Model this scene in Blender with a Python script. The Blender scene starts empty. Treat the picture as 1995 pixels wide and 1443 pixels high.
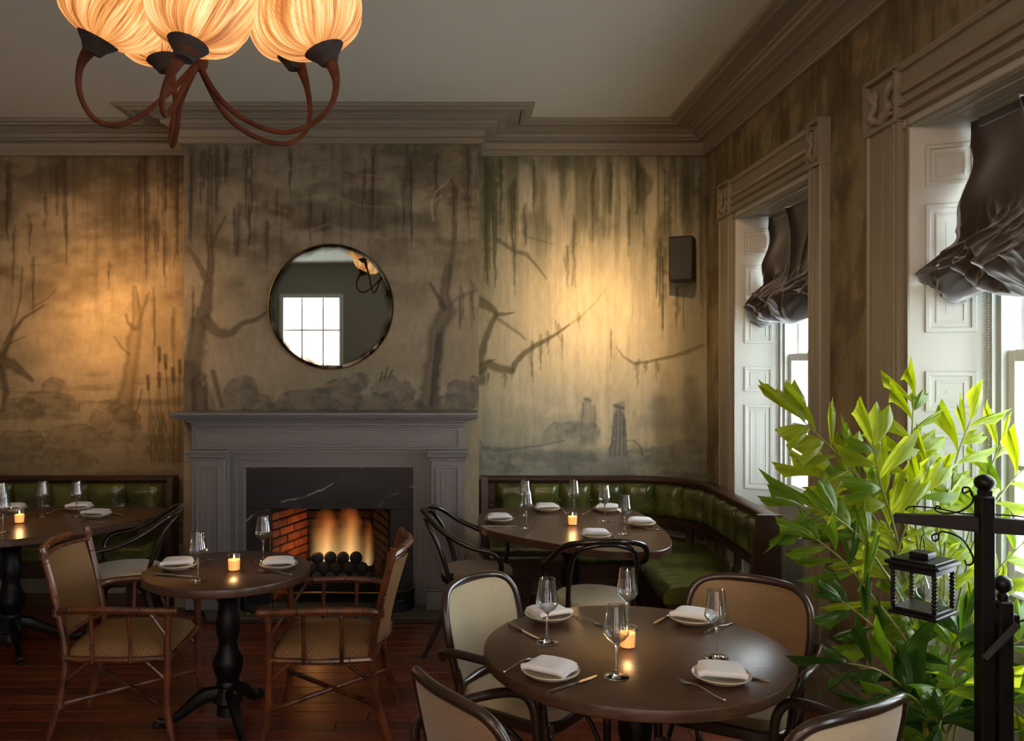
import bpy, math, random
import numpy as np
from mathutils import Vector, Matrix, noise
random.seed(7); rng = np.random.default_rng(7)
SC = bpy.context.scene
COL = SC.collection
PI = math.pi
# ------------------------------------------------------------------ camera
H = 1.76; F = 1670.0; CX = 907.0; CY = 701.0
cd = bpy.data.cameras.new('camera'); cam = bpy.data.objects.new('camera', cd); COL.objects.link(cam)
cam.location = (0, 0, H); cam.rotation_euler = (PI/2, 0, 0)
cd.sensor_width = 36; cd.lens = 36*F/1995; cd.clip_start = .05
cd.shift_x = (997.5-CX)/1995; cd.shift_y = (CY-721.5)/1995
SC.camera = cam
# ------------------------------------------------------------------ sky, lights, exposure
W = bpy.data.worlds.new('world'); SC.world = W; W.use_nodes = True
bg = W.node_tree.nodes['Background']; bg.inputs[0].default_value = (.86, .95, 1, 1); bg.inputs[1].default_value = 6.6
SC.view_settings.view_transform = 'Standard'; SC.view_settings.look = 'None'
SC.view_settings.exposure = 0.95; SC.view_settings.gamma = 1; SC.view_settings.use_curve_mapping = False
SC.cycles.use_denoising = True; SC.cycles.max_bounces = 8; SC.cycles.diffuse_bounces = 4
SC.cycles.transmission_bounces = 8; SC.cycles.transparent_max_bounces = 12; SC.cycles.sample_clamp_indirect = 6
SC.cycles.volume_bounces = 0; SC.cycles.caustics_reflective = False; SC.cycles.blur_glossy = 1.0
def portal(loc, rot, sx, sy):
    l = bpy.data.lights.new('window_portal', 'AREA'); l.shape = 'RECTANGLE'; l.size = sx; l.size_y = sy
    l.cycles.is_portal = True
    o = bpy.data.objects.new('window_portal', l); o.location = loc; o.rotation_euler = rot; COL.objects.link(o)
def spot(loc, target, power, ang, col, rad=.08, blend=1.0):
    l = bpy.data.lights.new('added_spot', 'SPOT'); l.energy = power; l.spot_size = math.radians(ang); l.spot_blend = blend
    l.color = col; l.shadow_soft_size = rad
    o = bpy.data.objects.new('added_spot', l); o.location = loc; COL.objects.link(o)
    o.rotation_euler = (Vector(target)-Vector(loc)).to_track_quat('-Z', 'Y').to_euler()
for _p in [((2.3, 5.126, 1.8), (0, PI/2, 0)), ((2.3, 2.874, 1.8), (0, PI/2, 0)), ((2.3, .62, 1.8), (0, PI/2, 0))]:
    portal(_p[0], _p[1], 2.0, 1.3)
for _x in (-2.775, -.6, 1.0): portal((_x, -3.45, 1.65), (PI/2, 0, PI), 1.2, 2.4)
# added spots, out of view at the ceiling, that make the mural glows
for _x, _tx, _tz, _k, _c in ((-2.45, -2.68, 2.08, 1.0, (1, .54, .20)), (.75, 1.0, 2.12, .78, (1, .60, .25))):
    for _p, _a in ((230, 13), (260, 24), (110, 42), (30, 66)):
        spot((_x, 3.3, 3.4), (_tx, 6.52, _tz), _p*_k, _a, _c)
spot((-.3, -1.6, 3.4), (.4, 3.0, .7), 70, 70, (1, .78, .55), .3)  # added unseen warm spot from behind the camera
spot((-1.9, -.6, 3.3), (1.8, 3.9, 1.5), 100, 44, (1, .64, .36), .2)  # added unseen spot that warms the right-hand window trims
# ------------------------------------------------------------------ helpers
def at(px, py, Y): return Vector(((px-CX)*Y/F, Y, H-(py-CY)*Y/F))
def onz(px, py, z):
    Y = F*(H-z)/(py-CY); return Vector(((px-CX)*Y/F, Y, z))
def lin(c):
    return tuple(((v/255)/12.92 if v/255 <= .04045 else ((v/255+.055)/1.055)**2.4) for v in c)
def cr(pts, n=6, closed=False):
    P = [Vector(p) for p in pts]; out = []; m = len(P)
    rg = range(m if closed else m-1)
    for i in rg:
        if closed: a, b, c, d = P[(i-1) % m], P[i], P[(i+1) % m], P[(i+2) % m]
        else: a, b, c, d = P[max(i-1, 0)], P[i], P[i+1], P[min(i+2, m-1)]
        for k in range(n):
            t = k/n
            out.append(.5*((2*b)+(c-a)*t+(2*a-5*b+4*c-d)*t*t+(3*b-a-3*c+d)*t**3))
    if not closed: out.append(P[-1].copy())
    return out
def interp(v, n):
    if not isinstance(v, (list, tuple)): return [v]*n
    m = len(v)-1; o = []
    for i in range(n):
        t = i/(n-1)*m; k = min(int(t), m-1); o.append(v[k]+(v[k+1]-v[k])*(t-k))
    return o
class MB:
    def __init__(s): s.v = []; s.f = []; s.uv = None
    def add(s, vs, fs):
        o = len(s.v); s.v += [tuple(v) for v in vs]; s.f += [tuple(o+i for i in f) for f in fs]; return s
    def box(s, x0, x1, y0, y1, z0, z1, M=None, ch=0.0):
        if ch:
            c = min(ch, abs(x1-x0)*.45, abs(y1-y0)*.45, abs(z1-z0)*.45)
            vs = []
            for sx, X, dx in ((0, x0, c), (1, x1, -c)):
                for sy, Y, dy in ((0, y0, c), (1, y1, -c)):
                    for sz, Z, dz in ((0, z0, c), (1, z1, -c)):
                        vs += [(X, Y+dy, Z+dz), (X+dx, Y, Z+dz), (X+dx, Y+dy, Z)]
            def i(a, b, c_, k): return (a*4+b*2+c_)*3+k
            fs = [(i(0,0,0,0), i(0,0,1,0), i(0,1,1,0), i(0,1,0,0)), (i(1,0,0,0), i(1,1,0,0), i(1,1,1,0), i(1,0,1,0)),
                  (i(0,0,0,1), i(1,0,0,1), i(1,0,1,1), i(0,0,1,1)), (i(0,1,0,1), i(0,1,1,1), i(1,1,1,1), i(1,1,0,1)),
                  (i(0,0,0,2), i(0,1,0,2), i(1,1,0,2), i(1,0,0,2)), (i(0,0,1,2), i(1,0,1,2), i(1,1,1,2), i(0,1,1,2))]
            for a in (0, 1):
                for b in (0, 1):
                    fs.append((i(0,a,b,1), i(0,a,b,2), i(1,a,b,2), i(1,a,b,1)))
                    fs.append((i(a,0,b,0), i(a,0,b,2), i(a,1,b,2), i(a,1,b,0)))
                    fs.append((i(a,b,0,0), i(a,b,0,1), i(a,b,1,1), i(a,b,1,0)))
            for a in (0, 1):
                for b in (0, 1):
                    for c_ in (0, 1): fs.append((i(a,b,c_,0), i(a,b,c_,1), i(a,b,c_,2)))
        else:
            vs = [(x, y, z) for x in (x0, x1) for y in (y0, y1) for z in (z0, z1)]
            fs = [(0,1,3,2), (4,6,7,5), (0,4,5,1), (2,3,7,6), (0,2,6,4), (1,5,7,3)]
        if M is not None: vs = [M @ Vector(v) for v in vs]
        return s.add(vs, fs)
    def tube(s, pts, r, n=8, sm=0, closed=False, cap=True, flat=1.0, up=None):
        P = cr(pts, sm, closed) if sm else [Vector(p) for p in pts]
        m = len(P); R = interp(r, m); vs = []
        T = []
        for i in range(m):
            a = P[(i-1) % m] if (closed or i) else P[0]; b = P[(i+1) % m] if (closed or i < m-1) else P[-1]
            T.append((b-a).normalized() if (b-a).length > 1e-9 else Vector((0, 0, 1)))
        u = Vector(up) if up else (Vector((0, 0, 1)) if abs(T[0].z) < .9 else Vector((1, 0, 0)))
        for i in range(m):
            u = (u-T[i]*u.dot(T[i]))
            if u.length < 1e-6: u = T[i].orthogonal()
            u.normalize(); w = T[i].cross(u)
            for k in range(n):
                a = 2*PI*k/n; vs.append(P[i]+(u*math.cos(a)*flat+w*math.sin(a))*R[i])
        fs = []
        for i in range(m if closed else m-1):
            j = (i+1) % m
            for k in range(n): l = (k+1) % n; fs.append((i*n+k, j*n+k, j*n+l, i*n+l))
        if cap and not closed: fs += [tuple(range(n)), tuple((m-1)*n+k for k in reversed(range(n)))]
        return s.add(vs, fs)
    def lathe(s, prof, loc=(0, 0, 0), n=24, M=None, mod=None):
        vs = []; L = Vector(loc)
        for j, (r, z) in enumerate(prof):
            for k in range(n):
                a = 2*PI*k/n; rr = r*(mod(a, j/(len(prof)-1)) if mod else 1)
                vs.append(Vector((rr*math.cos(a), rr*math.sin(a), z)))
        if M is not None: vs = [M @ v for v in vs]
        vs = [v+L for v in vs]; fs = []
        for j in range(len(prof)-1):
            for k in range(n): l = (k+1) % n; fs.append((j*n+k, j*n+l, (j+1)*n+l, (j+1)*n+k))
        if prof[0][0] > 1e-5: fs.append(tuple(reversed(range(n))))
        if prof[-1][0] > 1e-5: fs.append(tuple((len(prof)-1)*n+k for k in range(n)))
        return s.add(vs, fs)
    def ball(s, c, r, n=12, m=8, sc=(1, 1, 1)):
        pr = [(max(1e-6, r*math.sin(PI*i/m)), -r*math.cos(PI*i/m)) for i in range(m+1)]
        return s.lathe(pr, c, n, Matrix.Diagonal(sc))
    def prism(s, poly, z0, z1, ax='z', ch=0):
        n = len(poly)
        def q(p, z): return {'z': (p[0], p[1], z), 'y': (p[0], z, p[1]), 'x': (z, p[0], p[1])}[ax]
        if ch:
            c = Vector((sum(p[0] for p in poly)/n, sum(p[1] for p in poly)/n))
            def ins(p): v = Vector(p)-c; return c+v*(1-ch/max(v.length, 1e-6))
            ip = [ins(p) for p in poly]; sg = 1 if z1 > z0 else -1
            rings = [[q(p, z0) for p in ip], [q(p, z0+ch*sg) for p in poly], [q(p, z1-ch*sg) for p in poly], [q(p, z1) for p in ip]]
        else: rings = [[q(p, z0) for p in poly], [q(p, z1) for p in poly]]
        vs = [v for r in rings for v in r]; fs = [tuple(reversed(range(n))), tuple((len(rings)-1)*n+k for k in range(n))]
        for j in range(len(rings)-1):
            for k in range(n): l = (k+1) % n; fs.append((j*n+k, j*n+l, (j+1)*n+l, (j+1)*n+k))
        return s.add(vs, fs)
    def sweep(s, prof, path, cap=True):
        """profile of (offset to the right of travel, z) mitred along an xy path"""
        P = [Vector(p) for p in path]; m = len(P); N = []
        for i in range(m-1):
            d = (P[i+1]-P[i]).normalized(); N.append(Vector((d.y, -d.x)))
        vs = []
        for i in range(m):
            a = N[max(i-1, 0)]; b = N[min(i, m-2)]; mi = (a+b)/(1+a.dot(b))
            for o, z in prof: q = P[i]+mi*o; vs.append((q.x, q.y, z))
        k = len(prof); fs = []
        for i in range(m-1):
            for j in range(k-1): fs.append((i*k+j, (i+1)*k+j, (i+1)*k+j+1, i*k+j+1))
        if cap: fs += [tuple(range(k)), tuple((m-1)*k+j for j in reversed(range(k)))]
        return s.add(vs, fs)
    def grid(s, nu, nv, fn, closed_u=False):
        vs = [fn(i/(nu-1) if not closed_u else i/nu, j/(nv-1)) for j in range(nv) for i in range(nu)]; fs = []
        for j in range(nv-1):
            for i in range(nu if closed_u else nu-1):
                k = (i+1) % nu; fs.append((j*nu+i, j*nu+k, (j+1)*nu+k, (j+1)*nu+i))
        return s.add(vs, fs)
    def xf(s, M): s.v = [tuple(M @ Vector(v)) for v in s.v]; return s
    def mesh(s, name, mat, smooth=True, ang=40):
        me = bpy.data.meshes.new(name); me.from_pydata(s.v, [], s.f); me.validate()
        if mat is not None: me.materials.append(mat)
        import bmesh
        b = bmesh.new(); b.from_mesh(me); bmesh.ops.recalc_face_normals(b, faces=b.faces); b.to_mesh(me); b.free()
        if smooth:
            me.shade_smooth()
            me.set_sharp_from_angle(angle=math.radians(ang))
        return me
def link(name, me, parent=None, **kw):
    o = bpy.data.objects.new(name, me); COL.objects.link(o)
    if parent is not None: o.parent = parent
    for k, v in kw.items(): o[k] = v
    return o
def obj(name, mb, mat, parent=None, smooth=True, ang=40, **kw):
    o = link(name, mb.mesh(name, mat, smooth, ang), parent)
    for k, v in kw.items(): o[k] = v
    return o
def struct(name, mb, mat, parent=None, smooth=False, **kw):
    o = obj(name, mb, mat, parent, smooth, 30, **kw)
    if parent is None: o['kind'] = 'structure'
    return o
def thing(name, label, cat, loc=(0, 0, 0), rz=0, group=None):
    o = bpy.data.objects.new(name, None); COL.objects.link(o); o.empty_display_size = .1
    o.location = loc; o.rotation_euler = (0, 0, rz); o['label'] = label; o['category'] = cat
    if group: o['group'] = group
    return o
KIDS = {}
def dup(root, loc, rz=0, label=None, group=None, sc=None):
    def cp(o, parent):
        c = o.copy(); COL.objects.link(c); c.parent = parent
        for ch in o.children: cp(ch, c)
        return c
    r = cp(root, None); r.location = loc; r.rotation_euler = (0, 0, rz)
    if label: r['label'] = label
    if group: r['group'] = group
    if sc: r.scale = sc
    return r
def tag(o, label, cat, group=None):
    o['label'] = label; o['category'] = cat
    if group: o['group'] = group
    return o
# ------------------------------------------------------------------ materials
def mat(name, col, rough=.5, metal=0, spec=.5, bump=0, bscale=30, var=0, vscale=3, stretch=(1, 1, 1), emis=None, estr=0,
        trans=0, coat=0, sheen=0, objrand=0, col2=None, coatr=.15):
    m = bpy.data.materials.new(name); m.use_nodes = True; nt = m.node_tree; N = nt.nodes; L = nt.links
    p = N['Principled BSDF']; c = lin(col)+(1,)
    p.inputs['Base Color'].default_value = c; p.inputs['Roughness'].default_value = rough
    p.inputs['Metallic'].default_value = metal; p.inputs['Specular IOR Level'].default_value = spec
    p.inputs['Coat Weight'].default_value = coat; p.inputs['Coat Roughness'].default_value = coatr; p.inputs['Sheen Weight'].default_value = sheen
    p.inputs['Transmission Weight'].default_value = trans
    if emis: p.inputs['Emission Color'].default_value = lin(emis)+(1,); p.inputs['Emission Strength'].default_value = estr
    tc = None
    def coords(st):
        nonlocal tc
        if tc is None: tc = N.new('ShaderNodeTexCoord')
        mp = N.new('ShaderNodeMapping'); L.new(tc.outputs['Object'], mp.inputs[0]); mp.inputs['Scale'].default_value = st; return mp
    if var or col2:
        mp = coords(stretch); nz = N.new('ShaderNodeTexNoise'); nz.inputs['Scale'].default_value = vscale; nz.inputs['Detail'].default_value = 6
        L.new(mp.outputs[0], nz.inputs['Vector'])
        rp = N.new('ShaderNodeValToRGB'); rp.color_ramp.elements[0].position = .3; rp.color_ramp.elements[1].position = .7
        c2 = lin(col2)+(1,) if col2 else tuple(v*(1-var) for v in c[:3])+(1,)
        rp.color_ramp.elements[0].color = c2; rp.color_ramp.elements[1].color = c if col2 else tuple(min(1, v*(1+var)) for v in c[:3])+(1,)
        L.new(nz.outputs[0], rp.inputs[0]); src = rp.outputs[0]
        if objrand:
            oi = N.new('ShaderNodeObjectInfo'); hs = N.new('ShaderNodeHueSaturation'); mr = N.new('ShaderNodeMapRange')
            mr.inputs['To Min'].default_value = 1-objrand; mr.inputs['To Max'].default_value = 1+objrand
            L.new(oi.outputs['Random'], mr.inputs[0]); L.new(mr.outputs[0], hs.inputs['Value']); L.new(src, hs.inputs['Color']); src = hs.outputs[0]
            ad = N.new('ShaderNodeVectorMath'); ad.operation = 'ADD'; L.new(tc.outputs['Object'], ad.inputs[0])
            cb = N.new('ShaderNodeCombineXYZ'); ml = N.new('ShaderNodeMath'); ml.operation = 'MULTIPLY'; ml.inputs[1].default_value = 37
            L.new(oi.outputs['Random'], ml.inputs[0]); L.new(ml.outputs[0], cb.inputs[0]); L.new(ml.outputs[0], cb.inputs[1]); L.new(cb.outputs[0], ad.inputs[1])
            L.new(ad.outputs[0], mp.inputs[0])
        L.new(src, p.inputs['Base Color'])
    if bump:
        mp = coords(stretch); nz = N.new('ShaderNodeTexNoise'); nz.inputs['Scale'].default_value = bscale; nz.inputs['Detail'].default_value = 4
        L.new(mp.outputs[0], nz.inputs['Vector']); b = N.new('ShaderNodeBump'); b.inputs['Strength'].default_value = bump; b.inputs['Distance'].default_value = .01
        L.new(nz.outputs[0], b.inputs['Height']); L.new(b.outputs[0], p.inputs['Normal'])
    return m
M = {}
M['trim'] = mat('painted_woodwork', (146, 137, 120), .42)
M['white'] = mat('white_shutter_paint', (188, 192, 186), .4)
M['sash'] = mat('sash_white_with_glare', (236, 238, 232), .4)  # lighter than the shutter white: window glare put into the colour
M['ceil'] = mat('ceiling_paint', (214, 211, 198), .8, var=.03, vscale=1)
M['mantel'] = mat('grey_mantel_paint', (120, 119, 122), .30)
M['floor'] = mat('red_stained_boards', (134, 64, 36), .30, col2=(74, 30, 18), vscale=5, stretch=(.6, 9, 9), bump=.12, bscale=14, objrand=.35, coat=.15)
M['dark'] = mat('dark_room_paint', (136, 132, 116), .6)
M['slate'] = mat('black_slate', (34, 35, 38), .35, var=.3, vscale=8)
M['hearth'] = mat('hearth_slate', (92, 92, 84), .6, var=.2, vscale=10)
M['brick'] = mat('firebrick', (128, 66, 38), .85, var=.35, vscale=12, bump=.5, bscale=30, objrand=.35)
M['soot'] = mat('sooty_mortar', (22, 17, 14), .95)
M['fball'] = mat('charcoal_ceramic', (46, 46, 48), .8, bump=.1, bscale=60)
M['brass'] = mat('aged_brass', (150, 120, 62), .35, 1)
M['iron'] = mat('black_iron', (16, 16, 18), .5, .6)
M['blackwood'] = mat('black_painted_wood', (11, 11, 13), .45, spec=.3)
M['top'] = mat('dark_walnut_top', (88, 62, 44), .30, col2=(62, 42, 31), vscale=5, stretch=(1, 14, 14), bump=.03, bscale=30, spec=.5)
M['benchwood'] = mat('dark_bench_wood', (52, 31, 22), .35, var=.25, vscale=6, stretch=(1, 1, 5))
M['bent'] = mat('black_bentwood', (24, 18, 16), .28, coat=.4)
M['bentbrown'] = mat('dark_brown_bentwood', (46, 30, 22), .3, coat=.4)
M['linen'] = mat('oatmeal_linen', (186, 172, 142), .9, var=.10, vscale=160, bump=.25, bscale=300, sheen=.3)
M['linen_tan'] = mat('tan_seat_fabric', (142, 120, 94), .9, var=.12, vscale=140, bump=.25, bscale=300, sheen=.3)
M['linen_brown'] = mat('brown_linen', (132, 104, 76), .9, var=.12, vscale=140, bump=.25, bscale=300, sheen=.3)
M['velvet'] = mat('taupe_velvet', (56, 48, 43), .9, sheen=.8, var=.15, vscale=5, spec=.15)
M['rattan'] = mat('rattan_pole', (122, 66, 32), .36, col2=(52, 25, 13), vscale=13, coat=.25, bump=.15, bscale=50)
M['cloth'] = mat('white_napkin', (228, 228, 234), .9, bump=.1, bscale=120, sheen=.2)
M['plate'] = mat('cream_stoneware', (196, 186, 166), .35, var=.05, vscale=20)
M['steel'] = mat('cutlery_steel', (200, 196, 190), .18, 1)
M['wax'] = mat('glowing_wax', (255, 170, 90), .6, emis=(255, 158, 84), estr=1.0)
M['flame'] = mat('candle_flame', (255, 220, 150), .6, emis=(255, 210, 120), estr=7)
M['speaker'] = mat('black_plastic', (14, 14, 15), .6)
M['cane'] = mat('palm_cane', (120, 130, 60), .5)
M['basket'] = mat('dark_basket', (50, 42, 32), .8, bump=.5, bscale=60)
M['stem'] = mat('flocked_stem', (82, 44, 27), .95, var=.4, vscale=12, spec=.2, bump=.3, bscale=140)
M['felt'] = mat('dark_flocked_cup', (52, 44, 40), .95, var=.3, vscale=40, bump=.4, bscale=150)
def tweave(name, ca, cb, sc):
    m = mat(name, ca, .55, bump=0); nt = m.node_tree; N = nt.nodes; L = nt.links; p = N['Principled BSDF']
    tc = N.new('ShaderNodeTexCoord'); sp = N.new('ShaderNodeSeparateXYZ'); L.new(tc.outputs['UV'], sp.inputs[0])
    def mth(op, a, b=None):
        n = N.new('ShaderNodeMath'); n.operation = op
        for i, x in enumerate((a, b)):
            if x is None: continue
            if isinstance(x, (int, float)): n.inputs[i].default_value = x
            else: L.new(x, n.inputs[i])
        return n.outputs[0]
    # concentric herringbone diamonds
    u = mth('MULTIPLY', sp.outputs[0], sc); v = mth('MULTIPLY', sp.outputs[1], sc)
    au = mth('PINGPONG', u, 6.0); av = mth('PINGPONG', v, 6.0)
    d = mth('ADD', au, av); w = mth('FRACT', d); tri = mth('PINGPONG', mth('MULTIPLY', d, 1.35), .5)
    fine = mth('PINGPONG', mth('MULTIPLY', mth('SUBTRACT', au, av), 2.2), .5)
    h = mth('ADD', tri, mth('MULTIPLY', fine, .35))
    rp = N.new('ShaderNodeValToRGB'); rp.color_ramp.elements[0].color = lin(cb)+(1,); rp.color_ramp.elements[1].color = lin(ca)+(1,)
    rp.color_ramp.elements[0].position = .12; rp.color_ramp.elements[1].position = .5
    L.new(h, rp.inputs[0]); L.new(rp.outputs[0], p.inputs['Base Color'])
    b = N.new('ShaderNodeBump'); b.inputs['Strength'].default_value = .6; b.inputs['Distance'].default_value = .004
    L.new(h, b.inputs['Height']); L.new(b.outputs[0], p.inputs['Normal']); return m
M['weave'] = tweave('woven_rattan', (162, 122, 74), (92, 62, 34), 26)
def leather():
    m = mat('green_leather', (98, 103, 46), .25, col2=(46, 52, 22), vscale=5, bump=.22, bscale=26, coat=.25); p = m.node_tree.nodes['Principled BSDF']
    return m
M['leather'] = leather()
def paneglass():
    m = bpy.data.materials.new('window_glass'); m.use_nodes = True; N = m.node_tree.nodes; L = m.node_tree.links
    N.remove(N['Principled BSDF']); t = N.new('ShaderNodeBsdfTransparent'); g = N.new('ShaderNodeBsdfGlossy'); g.inputs['Roughness'].default_value = .02
    mx = N.new('ShaderNodeMixShader'); mx.inputs[0].default_value = .06
    L.new(t.outputs[0], mx.inputs[1]); L.new(g.outputs[0], mx.inputs[2]); L.new(mx.outputs[0], N['Material Output'].inputs[0]); return m
M['pane'] = paneglass()
M['glass'] = mat('solid_glass', (250, 252, 252), .0, trans=1.0)
def wineglass():
    m = bpy.data.materials.new('clear_glass'); m.use_nodes = True; N = m.node_tree.nodes; L = m.node_tree.links
    N.remove(N['Principled BSDF']); t = N.new('ShaderNodeBsdfTransparent'); g = N.new('ShaderNodeBsdfGlossy'); g.inputs['Roughness'].default_value = .03
    t.inputs[0].default_value = (.93, .94, .94, 1)
    gl = N.new('ShaderNodeBsdfGlass'); gl.inputs['IOR'].default_value = 1.45
    fr = N.new('ShaderNodeLayerWeight'); fr.inputs[0].default_value = .35
    mx = N.new('ShaderNodeMixShader'); mr = N.new('ShaderNodeMapRange'); mr.inputs['To Min'].default_value = .05; mr.inputs['To Max'].default_value = .75
    L.new(fr.outputs['Facing'], mr.inputs[0]); L.new(mr.outputs[0], mx.inputs[0])
    L.new(t.outputs[0], mx.inputs[1]); L.new(g.outputs[0], mx.inputs[2]); L.new(mx.outputs[0], N['Material Output'].inputs[0]); return m
M['wine'] = wineglass()
def mirror():
    m = bpy.data.materials.new('antiqued_mirror'); m.use_nodes = True; N = m.node_tree.nodes; L = m.node_tree.links
    p = N['Principled BSDF']; p.inputs['Metallic'].default_value = 1; p.inputs['Roughness'].default_value = .03
    tc = N.new('ShaderNodeTexCoord'); nz = N.new('ShaderNodeTexNoise'); nz.inputs['Scale'].default_value = 5; nz.inputs['Detail'].default_value = 8; L.new(tc.outputs['Object'], nz.inputs[0])
    ln = N.new('ShaderNodeVectorMath'); ln.operation = 'LENGTH'; L.new(tc.outputs['Object'], ln.inputs[0])
    ad = N.new('ShaderNodeMath'); ad.operation = 'MULTIPLY_ADD'; L.new(nz.outputs[0], ad.inputs[0]); ad.inputs[1].default_value = .16; L.new(ln.outputs['Value'], ad.inputs[2])
    rp = N.new('ShaderNodeValToRGB'); e = rp.color_ramp.elements; e[0].position = .475; e[0].color = (.60, .63, .58, 1); e[1].position = .525; e[1].color = (.035, .028, .012, 1)
    L.new(ad.outputs[0], rp.inputs[0]); L.new(rp.outputs[0], p.inputs['Base Color'])
    r2 = N.new('ShaderNodeMapRange'); r2.inputs['From Min'].default_value = .48; r2.inputs['From Max'].default_value = .54; r2.inputs['To Min'].default_value = .02; r2.inputs['To Max'].default_value = .4
    L.new(ad.outputs[0], r2.inputs[0]); p.inputs['Roughness'].default_value = .015; return m
M['mirror'] = mirror()
def leafmat(name, c, tcol, k=.5):
    m = bpy.data.materials.new(name); m.use_nodes = True; N = m.node_tree.nodes; L = m.node_tree.links; p = N['Principled BSDF']
    tc = N.new('ShaderNodeTexCoord'); wv = N.new('ShaderNodeTexNoise'); wv.inputs['Scale'].default_value = 12; mp = N.new('ShaderNodeMapping')
    mp.inputs['Scale'].default_value = (.6, 8, 1); L.new(tc.outputs['Object'], mp.inputs[0]); L.new(mp.outputs[0], wv.inputs[0])
    def ramp(cc):
        rp = N.new('ShaderNodeValToRGB'); rp.color_ramp.elements[0].position = .3; rp.color_ramp.elements[1].position = .7
        rp.color_ramp.elements[0].color = tuple(v*.6 for v in lin(cc))+(1,); rp.color_ramp.elements[1].color = lin(cc)+(1,)
        L.new(wv.outputs[0], rp.inputs[0]); return rp.outputs[0]
    L.new(ramp(c), p.inputs['Base Color']); p.inputs['Roughness'].default_value = .35
    t = N.new('ShaderNodeBsdfTranslucent'); L.new(ramp(tcol), t.inputs[0]); mx = N.new('ShaderNodeMixShader'); mx.inputs[0].default_value = k
    L.new(p.outputs[0], mx.inputs[1]); L.new(t.outputs[0], mx.inputs[2]); L.new(mx.outputs[0], N['Material Output'].inputs[0]); return m
M['leaf'] = [leafmat('palm_leaf_bright', (150, 180, 60), (232, 240, 60), .6), leafmat('palm_leaf_mid', (104, 146, 50), (190, 215, 50), .5), leafmat('palm_leaf_deep', (58, 98, 40), (120, 165, 40), .35)]
def shademat():
    m = bpy.data.materials.new('pleated_silk_lit'); m.use_nodes = True; N = m.node_tree.nodes; L = m.node_tree.links; p = N['Principled BSDF']
    at_ = N.new('ShaderNodeAttribute'); at_.attribute_name = 'pleat_glow'
    rp = N.new('ShaderNodeValToRGB'); e = rp.color_ramp.elements; e[0].position = 0; e[0].color = (.22, .045, .008, 1); e[1].position = 1; e[1].color = (1, .74, .36, 1)
    x = rp.color_ramp.elements.new(.5); x.color = (.80, .31, .075, 1)
    L.new(at_.outputs['Fac'], rp.inputs[0]); L.new(rp.outputs[0], p.inputs['Emission Color']); p.inputs['Emission Strength'].default_value = .60
    p.inputs['Base Color'].default_value = (.35, .18, .08, 1); p.inputs['Roughness'].default_value = .7; return m
M['shade'] = shademat()
def paintmat():
    m = bpy.data.materials.new('mural_paint'); m.use_nodes = True; N = m.node_tree.nodes; L = m.node_tree.links; p = N['Principled BSDF']
    a = N.new('ShaderNodeAttribute'); a.attribute_name = 'paint'
    tc = N.new('ShaderNodeTexCoord'); mp = N.new('ShaderNodeMapping'); mp.inputs['Scale'].default_value = (1, 1, .35); L.new(tc.outputs['Object'], mp.inputs[0])
    nz = N.new('ShaderNodeTexNoise'); nz.inputs['Scale'].default_value = 28; nz.inputs['Detail'].default_value = 8; nz.inputs['Roughness'].default_value = .65; L.new(mp.outputs[0], nz.inputs[0])
    mr = N.new('ShaderNodeMapRange'); mr.inputs['To Min'].default_value = .68; mr.inputs['To Max'].default_value = 1.32; L.new(nz.outputs[0], mr.inputs[0])
    hs = N.new('ShaderNodeHueSaturation'); L.new(a.outputs['Color'], hs.inputs['Color']); L.new(mr.outputs[0], hs.inputs['Value'])
    L.new(hs.outputs[0], p.inputs['Base Color']); p.inputs['Roughness'].default_value = .7; p.inputs['Specular IOR Level'].default_value = .25
    b = N.new('ShaderNodeBump'); b.inputs['Strength'].default_value = .08; L.new(nz.outputs[0], b.inputs['Height']); L.new(b.outputs[0], p.inputs['Normal']); return m
M['mural'] = paintmat()
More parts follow.
